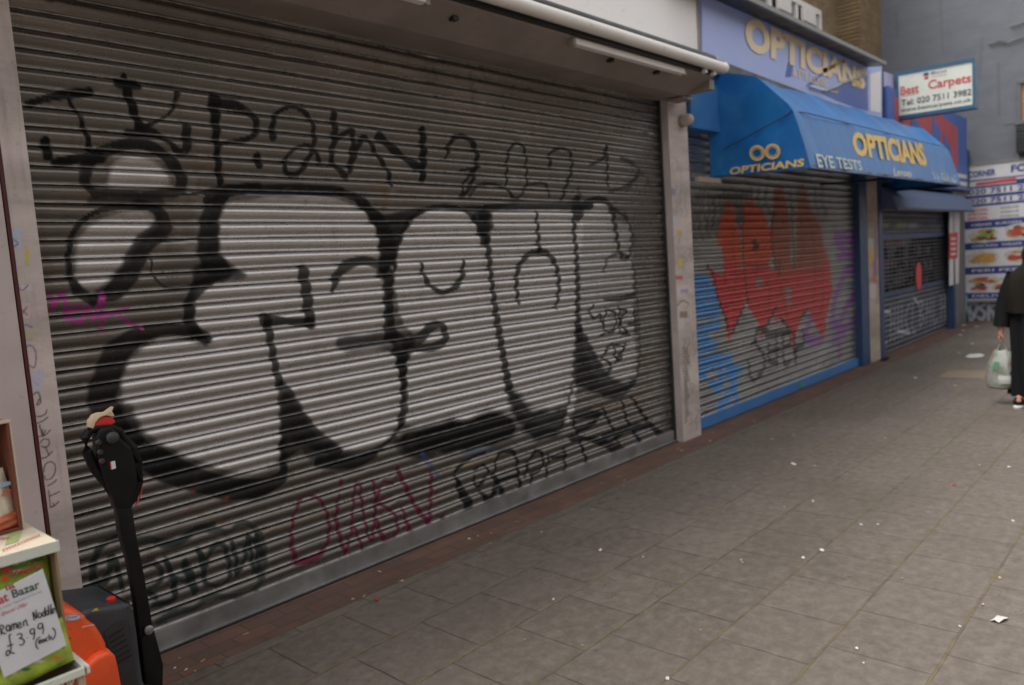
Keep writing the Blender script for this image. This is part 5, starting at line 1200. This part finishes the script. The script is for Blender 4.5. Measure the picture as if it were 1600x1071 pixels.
c0 = f2(345,305,YT-.002); MB().lathe(c0, [(.02,0),(.022,.012),(.012,.02)], 18, (0,-1,0)).build('thumb_wheel', M_GREYPL, pt, smooth=True)
MB().slab([f2(*p, YT-.004) for p in ((343,380),(356,377),(359,400),(346,404))], (0,-1,0), .003).build('label', M_PAPER, pt)
MB().slab([f2(*p, YT-.004) for p in ((340,381),(343.5,380),(346,404),(343,403))], (0,-1,0), .003).build('label_edge', M_REDLET, pt)
MB().slab([f2(*p, YT+.02) for p in ((288,276),(296,256),(312,243),(332,237),(350,243),(361,258),(345,266),(315,268))], (0,-1,0), .05).build('reverse_button', M_REDPL, pt, smooth=True, bevel=.008)
MB().slab([f2(*p, YT+.012) for p in ((276,274),(277,254),(290,236),(306,229),(328,227),(338,219),(353,209),(347,224),(356,238),(346,240),(330,236),(310,243),(296,258),(290,278))], (0,-1,0), .03).build('torn_cap', plain('cream_cap', (.62,.48,.33), .5, bmp=.1), pt, smooth=True, bevel=.003)
MB().tube([f2(418,520,YT+.03), f2(436,480,YT+.04), f2(440,445,YT+.04)], .003, 8).build('red_edge', M_REDLET, pt)
sc = random.Random(9)
M_SCUFF = plain('scuff_mark', (.32,.13,.08), .7, bmp=0); M_DIRTY = plain('grease_mark', (.05,.03,.025), .6, bmp=0)
for i in range(9):
    x0, y0 = sc.uniform(60, 430), sc.uniform(430, 780); mb = MB(); ribbon(mb, [fr(x0, y0, YO-.0022), fr(x0+sc.uniform(8, 34), y0+sc.uniform(-12, 16), YO-.0022)], sc.uniform(.0008, .0022), (0,-1,0)); mb.build('scratch', sc.choice((M_SCUFF, M_DIRTY)), pt)
MB().tube([f2(395,520,YT+.05), f2(420,640,YT+.055), f2(440,760,YT+.05), f2(452,880,YT+.055), f2(440,1000,YT+.03)], .006, 8).build('cable', M_BLACKPL, pt, smooth=True)
wh = MB()
wh.lathe((1.0,2.90,.10), [(.02,-.0),(.095,0),(.10,.01),(.10,.07),(.095,.08),(.02,.08)], 26, (0,1,0)); wh.build('drive_wheel', M_BLACKPL, pt, smooth=True)
for y_ in (2.78, 3.12):
    fk = MB().box(-.45, .78, y_-.0, y_+.15, .05, .10).build('fork', M_ORANGE, pt, bevel=.01)
    MB().lathe((-.30,y_+.02,.04), [(.01,0),(.04,0),(.04,.10),(.01,.10)], 16, (0,1,0)).build('load_wheel', M_GREYPL, pt, smooth=True)

# ================================================================== GROCERY DISPLAY (left foreground)
tbl = thing('display_table', 'low wooden display table under the noodle cartons at the lower left', 'table', (.2, 1.9, 0))
MB().box(-.45, .50, 1.64, 2.35, .60, .63).build('tabletop', M_CARTON, tbl, bevel=.004)
for x in (-.42, .43):
    for y in (1.68, 2.28): MB().box(x, x+.04, y, y+.04, 0, .60).build('leg', M_CARTON, tbl, bevel=.003)
MB().box(-.42, .47, 1.67, 1.69, .50, .598).box(-.42, .47, 2.31, 2.33, .50, .598).build('apron', M_CARTON, tbl)
M_CARTONW = plain('pale_carton', (.52,.45,.34), .8, var=.1, scale=14, grime=(.35,.15,.1))
M_KRAFTIN = plain('kraft_inside', (.30,.21,.12), .85, var=.15)
def open_carton(name, label, x0, x1, y0, y1, z0, z1, mo, lip, top, th=.005, group=None):
    t = thing(name, label, 'carton', ((x0+x1)/2, (y0+y1)/2, z0), group=group)
    b = MB().box(x0, x1, y0, y1, z0, z0+th).box(x0, x0+th, y0, y1, z0+th, z1-th).box(x1-th, x1, y0, y1, z0+th, z1-th).box(x0+th, x1-th, y1-th, y1, z0+th, z1-th)
    if top: b.box(x0, x1, y0, y1, z1-th, z1)
    if lip: b.box(x0+th, x1-th, y0, y0+th, z0+th, z0+lip)
    b.build('box', mo, t, bevel=.0012); return t
# carton B below, carton A above, brown carton on top
cb_ = open_carton('noodle_carton', 'lower tan carton with red print, open on top and filled with lime noodle packets', -.12, .478, 1.665, 2.25, .632, .905, M_CARTON, .272, False)
MB().box(-.12, .481, 1.655, 1.664, .893, .909).box(.474, .486, 1.655, 2.2, .893, .909).build('rim', M_SIGNWHITE, cb_, bevel=.002)
rpn = MB().slab([aty(*p, 1.661) for p in ((88,1066),(119,1056),(122,1066),(123,1090),(85,1102))], (0,-1,0), .002).build('red_print', plain('carton_red', (.36,.06,.05), .7), cb_)
tt = MB(); put_text(tt, 'NK', (aty(98,1085,1.658), aty(120,1078,1.658), aty(118,1060,1.658), aty(96,1068,1.658)), (0,0,0), .02); tt.build('pale_print', M_CARTONW, cb_)
ca_ = open_carton('noodle_carton', 'open-fronted printed carton of lime noodle packets behind the handwritten price card', -.12, .466, 1.70, 2.25, .91, 1.158, M_KRAFTIN, .02, False)
MB().box(-.13, .468, 1.688, 2.26, 1.159, 1.166).build('lid', M_CARTONW, ca_, bevel=.002)
MB().box(-.13, .468, 1.684, 1.6875, 1.146, 1.168).build('lid_edge', M_SIGNWHITE, ca_, bevel=.001)
lt_ = MB()
def lidp(px, py): return atg(px, py, 1.1672)
for i in range(13): ribbon(lt_, [lidp(4+i*4.6, 861-i*1.9), lidp(5.5+i*4.6, 857.5-i*1.9), lidp(7+i*4.6, 861.5-i*1.9)], .0014, (0,0,1))
for i in range(3): ribbon(lt_, [lidp(1+i*4.5, 829+i*.5), lidp(3+i*4.5, 834), lidp(5+i*4.5, 829)], .0022, (0,0,1)); ribbon(lt_, [lidp(0+i*5, 843), lidp(4+i*5, 840)], .003, (0,0,1))
lt_.build('red_print', M_REDLET, ca_)
gt = MB(); gt.add([lidp(8,852), lidp(28,846), lidp(34,830), lidp(22,826), lidp(12,838)], [(0,1,2,3,4)]); gt.build('green_motif', plain('pale_green', (.30,.34,.14), .8), ca_)
# packets: crimped pillow packs
def packet(label, c, w_, h_, d_, mat, seed, group, tilt=0.0, printer=None):
    mb = MB(); rn = random.Random(seed); nx_, nz_ = 18, 14; fr_, bk = [], []
    ph = [rn.uniform(0, 6.28) for _ in range(4)]
    for j in range(nz_+1):
        for i in range(nx_+1):
            u, v = i/nx_*2-1, j/nz_*2-1; k = max(0, 1-abs(u)**4)*max(0, 1-abs(v)**4)
            wr = .12*math.sin(9*u+ph[0]+3*v)*abs(u)+.10*math.sin(7*v+ph[1]-4*u)+.06*math.sin(17*u+ph[2]); q = d_*k*(1+wr)
            X = c[0]+u*w_/2*math.cos(tilt)-v*h_/2*math.sin(tilt); Z = c[2]+u*w_/2*math.sin(tilt)+v*h_/2*math.cos(tilt)
            fr_.append((X, c[1]-q/2, Z)); bk.append((X, c[1]+q/2+.0005, Z))
    m = nx_+1; fs = [(j*m+i, j*m+i+1, (j+1)*m+i+1, (j+1)*m+i) for j in range(nz_) for i in range(nx_)]
    mb.add(fr_, fs); mb.add(bk, [tuple(reversed(f)) for f in fs])
    t = thing('noodle_packet', label, 'packet', (c[0], c[1], c[2]-h_/2), group=group)
    mb.build('wrapper', mat, t, smooth=True)
    return t
def yq(px, py, Y): return aty(px, py, Y)
pk1 = packet('lime green noodle packet with red lettering at the front of the upper carton', (.37, 1.735, 1.03), .175, .225, .045, M_LIME, 1, 'lime noodle packets')
gb_ = MB().slab([yq(*p, 1.708) for p in ((18,877),(45,869),(46,877),(40,884),(19,887))], (0,-1,0), .002).build('green_badge', M_GREENPR, pk1)
tx = MB(); put_text(tx, 'NEW', (yq(21,885,1.705), yq(40,880,1.705), yq(42,872,1.705), yq(21,878,1.705)), (0,0,0), .01); tx.build('badge_text', M_FOIL, pk1)
tx = MB(); put_text(tx, 'Udon', (yq(48,880,1.706), yq(68,876,1.706), yq(67,866,1.706), yq(47,871,1.706)), (0,0,0), .02); tx.build('black_text', M_INK, pk1)
tx = MB(); put_text(tx, 'Vegeta', (yq(16,905,1.706), yq(66,888,1.706), yq(66,878,1.706), yq(15,895,1.706)), (0,0,0), .04); tx.build('red_text', M_REDLET, pk1)
pk2 = packet('lime green noodle packet nearest the left edge of the photo in the upper carton', (.20, 1.745, 1.03), .17, .22, .05, M_LIME, 2, 'lime noodle packets')
for i, (cx_, cy_, w1, h1, mt_) in enumerate(((9,890,8,7,M_REDLET),(28,893,9,3,M_FOIL),(60,892,7,4,M_GREENPR),(12,872,9,3,M_FOIL),(58,872,5,2,M_GREENPR),(8,903,6,5,M_ORANGE),(72,905,3,9,M_GREENPR))):
    mb = MB(); rn = random.Random(i); mb.add([yq(cx_+w1*math.cos(k*.7)*(.7+rn.random()*.5), cy_+h1*math.sin(k*.7)*(.7+rn.random()*.5), 1.7075-.0002*i) for k in range(9)], [tuple(range(9))]); mb.build('printed_patch', mt_, pk1)
pk3 = packet('lime noodle packet tipped at the foot of the price card above the lower carton', (.37, 1.692, .952), .19, .095, .034, M_LIME, 3, 'lime noodle packets', .12)
tx = MB(); put_text(tx, 'noodle', (yq(62,1030,1.672), yq(92,1015,1.672), yq(90,1006,1.672), yq(60,1022,1.672)), (0,0,0), .03); tx.build('red_text', M_REDLET, pk3)
for i, (cx_, cy_, w1, h1, mt_) in enumerate(((78,1016,6,3,M_REDLET),(97,1010,5,4,M_GREENPR),(60,1034,9,3,M_FOIL),(88,1028,8,2,M_ORANGE),(40,1046,8,3,M_GREENPR),(20,1052,8,3,M_FOIL))):
    mb = MB(); rn = random.Random(i+20); mb.add([yq(cx_+w1*math.cos(k*.7)*(.7+rn.random()*.5), cy_+h1*math.sin(k*.7)*(.7+rn.random()*.5), 1.6735-.0002*i) for k in range(9)], [tuple(range(9))]); mb.build('printed_patch', mt_, pk3)
bc_ = open_carton('brown_carton', 'dark brown open-fronted carton on top of the noodle cartons at the left edge', -.10, .448, 1.84, 2.15, 1.167, 1.40, M_BROWNCARD, 0, True, .006)
MB().box(.4485, .4505, 1.838, 1.842, 1.168, 1.40).box(-.10, .4505, 1.836, 1.839, 1.396, 1.402).build('cut_edge', M_CARTONW, bc_)
pk4 = packet('cream and blue snack packet with red lettering leaning in the brown carton', (.40, 1.87, 1.235), .085, .12, .03, M_FOIL, 7, 'snack packets', .15)
tx = MB(); ribbon(tx, [yq(4,776,1.850), yq(6,767,1.850), yq(9,776,1.850), yq(11,766,1.850), yq(14,775,1.850), yq(16,765,1.850)], .004, (0,-1,0)); tx.build('red_text', M_REDLET, pk4)
tx = MB(); tx.add([yq(0,762,1.850), yq(17,758,1.850), yq(16,752,1.850), yq(0,755,1.850)], [(0,1,2,3)]); tx.build('blue_band', plain('pale_blue', (.25,.36,.5), .5), pk4)
pk5 = packet('small orange-red snack packet lying at the lip of the brown carton', (.405, 1.86, 1.185), .10, .035, .03, plain('orange_wrap', (.42,.10,.04), .35, var=.5, scale=40, grime=(.5,.45,.3)), 8, 'snack packets', .08)
pk6 = packet('grey snack packet behind the cream one in the brown carton', (.36, 1.92, 1.26), .10, .16, .03, plain('grey_wrap', (.2,.22,.2), .4, var=.4, scale=30), 9, 'snack packets', -.1)

# price card with printed heading and marker writing
FX = (0, 800, 3.954); YC = 1.664
def fx(x, y, o=0.0): return aty(FX[0]+x/FX[2], FX[1]+y/FX[2], YC-o)
pc = thing('price_card', 'white paper price card hand-lettered Ramen Noddles with the price 3.99 pounds each', 'price card', (.33, YC, .93))
MB().slab([fx(25,1025), fx(412,825), fx(265,355), fx(-122,555)], (0,-1,0), .0012).build('paper', M_PAPER, pc)
def ptxt(s, bl, br, h, mat, name, bold=.0, slant=0.0):
    mb = MB(); up = Vector((-.298, -.955)); bl, br = Vector(bl), Vector(br); tl, tr = bl+up*h, br+up*h
    put_text(mb, s, (fx(*bl,.001), fx(*br,.001), fx(*tr,.001), fx(*tl,.001)), (0,0,0), bold, slant=slant); mb.build(name, mat, pc)
ptxt('IB', (40,488), (95,470), 26, plain('dull_red', (.35,.03,.04), .6, bmp=0), 'logo', .02)
ptxt('at', (-2,575), (56,548), 48, M_REDLET, 'heading', .02); ptxt('Bazar', (82,535), (250,470), 50, plain('bottle_green', (.03,.08,.05), .6, bmp=0), 'heading', .015)
M_GREYINK = plain('grey_ink', (.22,.22,.24), .6, bmp=0)
ptxt('Fish, Fruits, Vegetables & Grocery', (-20,618), (262,498), 16, M_GREYINK, 'small_print'); ptxt('Special Offer', (12,650), (176,585), 30, M_REDLET, 'offer_text', .0, .1)
hw = MB()
def pen(pts, w_=.0020):
    q = smooth(pts, False, 5); ribbon(hw, [fx(p[0], p[1], .0015) for p in q], w_, (0,-1,0))
for s_ in ([(2,712),(8,762)], [(-8,712),(10,700),(22,712),(14,728),(4,736)], [(4,736),(24,752),(38,752)],
           [(58,700),(44,702),(38,722),(50,738),(60,722),(58,700),(64,738)], [(72,732),(70,698)], [(70,704),(82,692),(88,726)], [(86,700),(98,688),(104,722)],
           [(112,705),(128,698),(124,684),(112,690),(112,712),(124,718),(136,708)], [(146,708),(144,676)], [(145,684),(160,668),(168,700),(176,700)],
           [(212,672),(203,618),(226,660),(222,606)], [(246,625),(236,630),(238,650),(252,652),(256,634),(246,625)], [(278,622),(266,620),(262,640),(276,644),(278,622),(276,590),(280,645)], [(298,612),(288,612),(284,632),(296,636),(300,612),(298,578),(302,636)], [(314,570),(314,628),(322,628)], [(324,618),(336,606),(332,596),(322,604),(324,624),(338,626)], [(352,590),(342,596),(352,606),(344,618)],
           [(70,758),(58,762),(62,800),(68,840),(58,880),(44,888),(38,870),(48,856),(66,868),(90,876)], [(44,832),(84,818)],
           [(104,760),(128,752),(136,770),(120,782),(142,786),(150,806),(136,824),(120,820)], [(168,778),(170,781)],
           [(212,722),(192,726),(186,744),(198,756),(212,742),(212,722),(214,756),(206,790)], [(262,690),(242,692),(234,712),(246,724),(262,710),(262,690),(268,728),(264,756)],
           [(248,772),(230,786),(222,810),(226,836),(238,848)], [(240,808),(252,800),(248,790),(240,796),(242,812),(254,812)], [(272,788),(262,790),(260,804),(270,806),(274,788),(278,802)], [(294,778),(284,784),(286,798),(296,796)], [(302,758),(306,794)], [(306,780),(314,772),(320,788)], [(322,718),(336,728),(342,752),(334,780),(322,792)]):
    pen(s_)
hw.build('handwriting', M_INK, pc)

# ================================================================== STREET LITTER
litter = [(938,861,9,0),(1284,861,11,0),(1255,873,8,0),(1345,821,8,0),(1270,784,7,0),(1240,726,12,0),(1206,687,10,1),(1240,680,8,1),(865,938,7,0),(864,770,6,0),(733,843,7,0),(1339,1015,8,0),(1536,946,7,1),(1562,904,7,1),
          (1372,821,6,0),(1577,731,8,0),(1530,728,6,1),(1043,1062,9,0),(1349,1037,5,0),(1226,793,6,1),(1383,685,7,1),(1493,603,10,1),(1430,591,9,0),(1520,538,9,0),(1505,509,12,0),(1526,511,10,0),(1505,517,9,0),(1500,524,9,0),
          (1475,544,8,1),(1498,552,8,0),(1283,662,6,1),(1236,774,4,1),(1273,729,8,1),(1488,758,7,1),(1583,815,6,0),(1160,880,5,1),(1005,872,6,1),(846,833,5,1),(775,936,5,1),(1130,800,5,1),(1410,905,6,1),(1500,980,7,0),(1095,985,5,1),(910,1010,5,1),
          (273,1045,7,0),(290,1048,8,0),(305,1050,4,1),(280,1030,6,1),(590,938,0,2),(1490,758,0,2),(1562,970,24,3),(1522,557,30,4),(1590,562,14,0),(1158,876,4,0),(1330,700,5,1),(1065,705,6,1),(1110,690,8,1),(820,1000,4,1),(1440,830,4,1)]
def scrap(x, y, L_, w_, rz, mat, name, label, cat, group=None, seed=0, lift=.006):
    rn = random.Random(seed); n = 9; vs = []
    for k in range(n):
        t = 2*math.pi*k/n; r = 1+rn.uniform(-.25,.25)
        X, Y = L_/2*r*math.cos(t), w_/2*r*math.sin(t)
        vs.append((x+X*math.cos(rz)-Y*math.sin(rz), y+X*math.sin(rz)+Y*math.cos(rz), .003+rn.uniform(0, lift)))
    m = MB().slab(vs, (0,0,1), .002); o = set_origin(m.build(name, mat)); return tag(o, label, cat, group)
for i, (px, py, s_, kd) in enumerate(litter):
    p = atg(px, py); zz_ = (p-ORG).dot(FWD)/FPX; sz = max(s_, 4)*zz_*.85
    if kd == 0: scrap(p.x, p.y, sz*1.1, sz*.7, .6, M_LITTER, 'paper_scrap', 'small white paper scrap lying loose on the paving slabs', 'litter', 'small white scraps on the pavement', i, min(.006, sz*.3))
    elif kd == 1: scrap(p.x, p.y, sz*1.1, sz*.7, .3, M_LITTERTAN, 'leaf_scrap', 'small tan or grey bit of dry litter lying on the pavement', 'litter', 'small tan bits on the pavement', i, min(.005, sz*.3))
    elif kd == 2: 
        o = scrap(p.x, p.y, .045, .018, .9, M_REDLET, 'sweet_wrapper', ['red and white sweet wrapper on the brick edging near the big graffiti shutter', 'tiny red wrapper bit among the slabs at the right of the pavement'][px > 1000], 'wrapper', None, i)
    elif kd == 3: scrap(p.x, p.y, .085, .04, -.6, M_LITTER, 'torn_paper', 'largest torn white paper piece on the slabs at the lower right', 'litter', None, i, .012)
    elif kd == 4: scrap(p.x, p.y, .42, .20, .2, M_LITTER, 'paper_sheet', 'flat white sheet of paper on the ground behind the plastic bag', 'litter', None, i, .012)
rn = random.Random(31)
for i in range(26):
    x_, y_ = rn.uniform(1.3, 11.0), 3.50-abs(rn.gauss(0, .22))-.03
    if y_ > 3.44: y_ = 3.44
    scrap(x_, y_, rn.uniform(.018,.035), rn.uniform(.008,.016), rn.uniform(0, 3), M_LITTERTAN, 'leaf_scrap', 'small tan or grey bit of dry litter lying on the pavement', 'litter', 'small tan bits on the pavement', i+300, .004)
p = atg(1383,563); scrap(p.x, p.y, .35, .12, .1, M_BLACKPL, 'rag', 'dark crumpled rag at the foot of the cream pillar beside the navy shutter', 'rag', None, 77, .03)
pa, pb, pc_, pd = atg(1465,590,.004), atg(1538,592,.004), atg(1545,579,.004), atg(1482,578,.004)
tag(set_origin(MB().slab([pa, pb, pc_, pd], (0,0,1), .003).build('access_cover', plain('tan_cover', (.20,.155,.11), .85, var=.2, scale=10))), 'plain tan access cover set in the slabs left of the plastic bag', 'access cover')
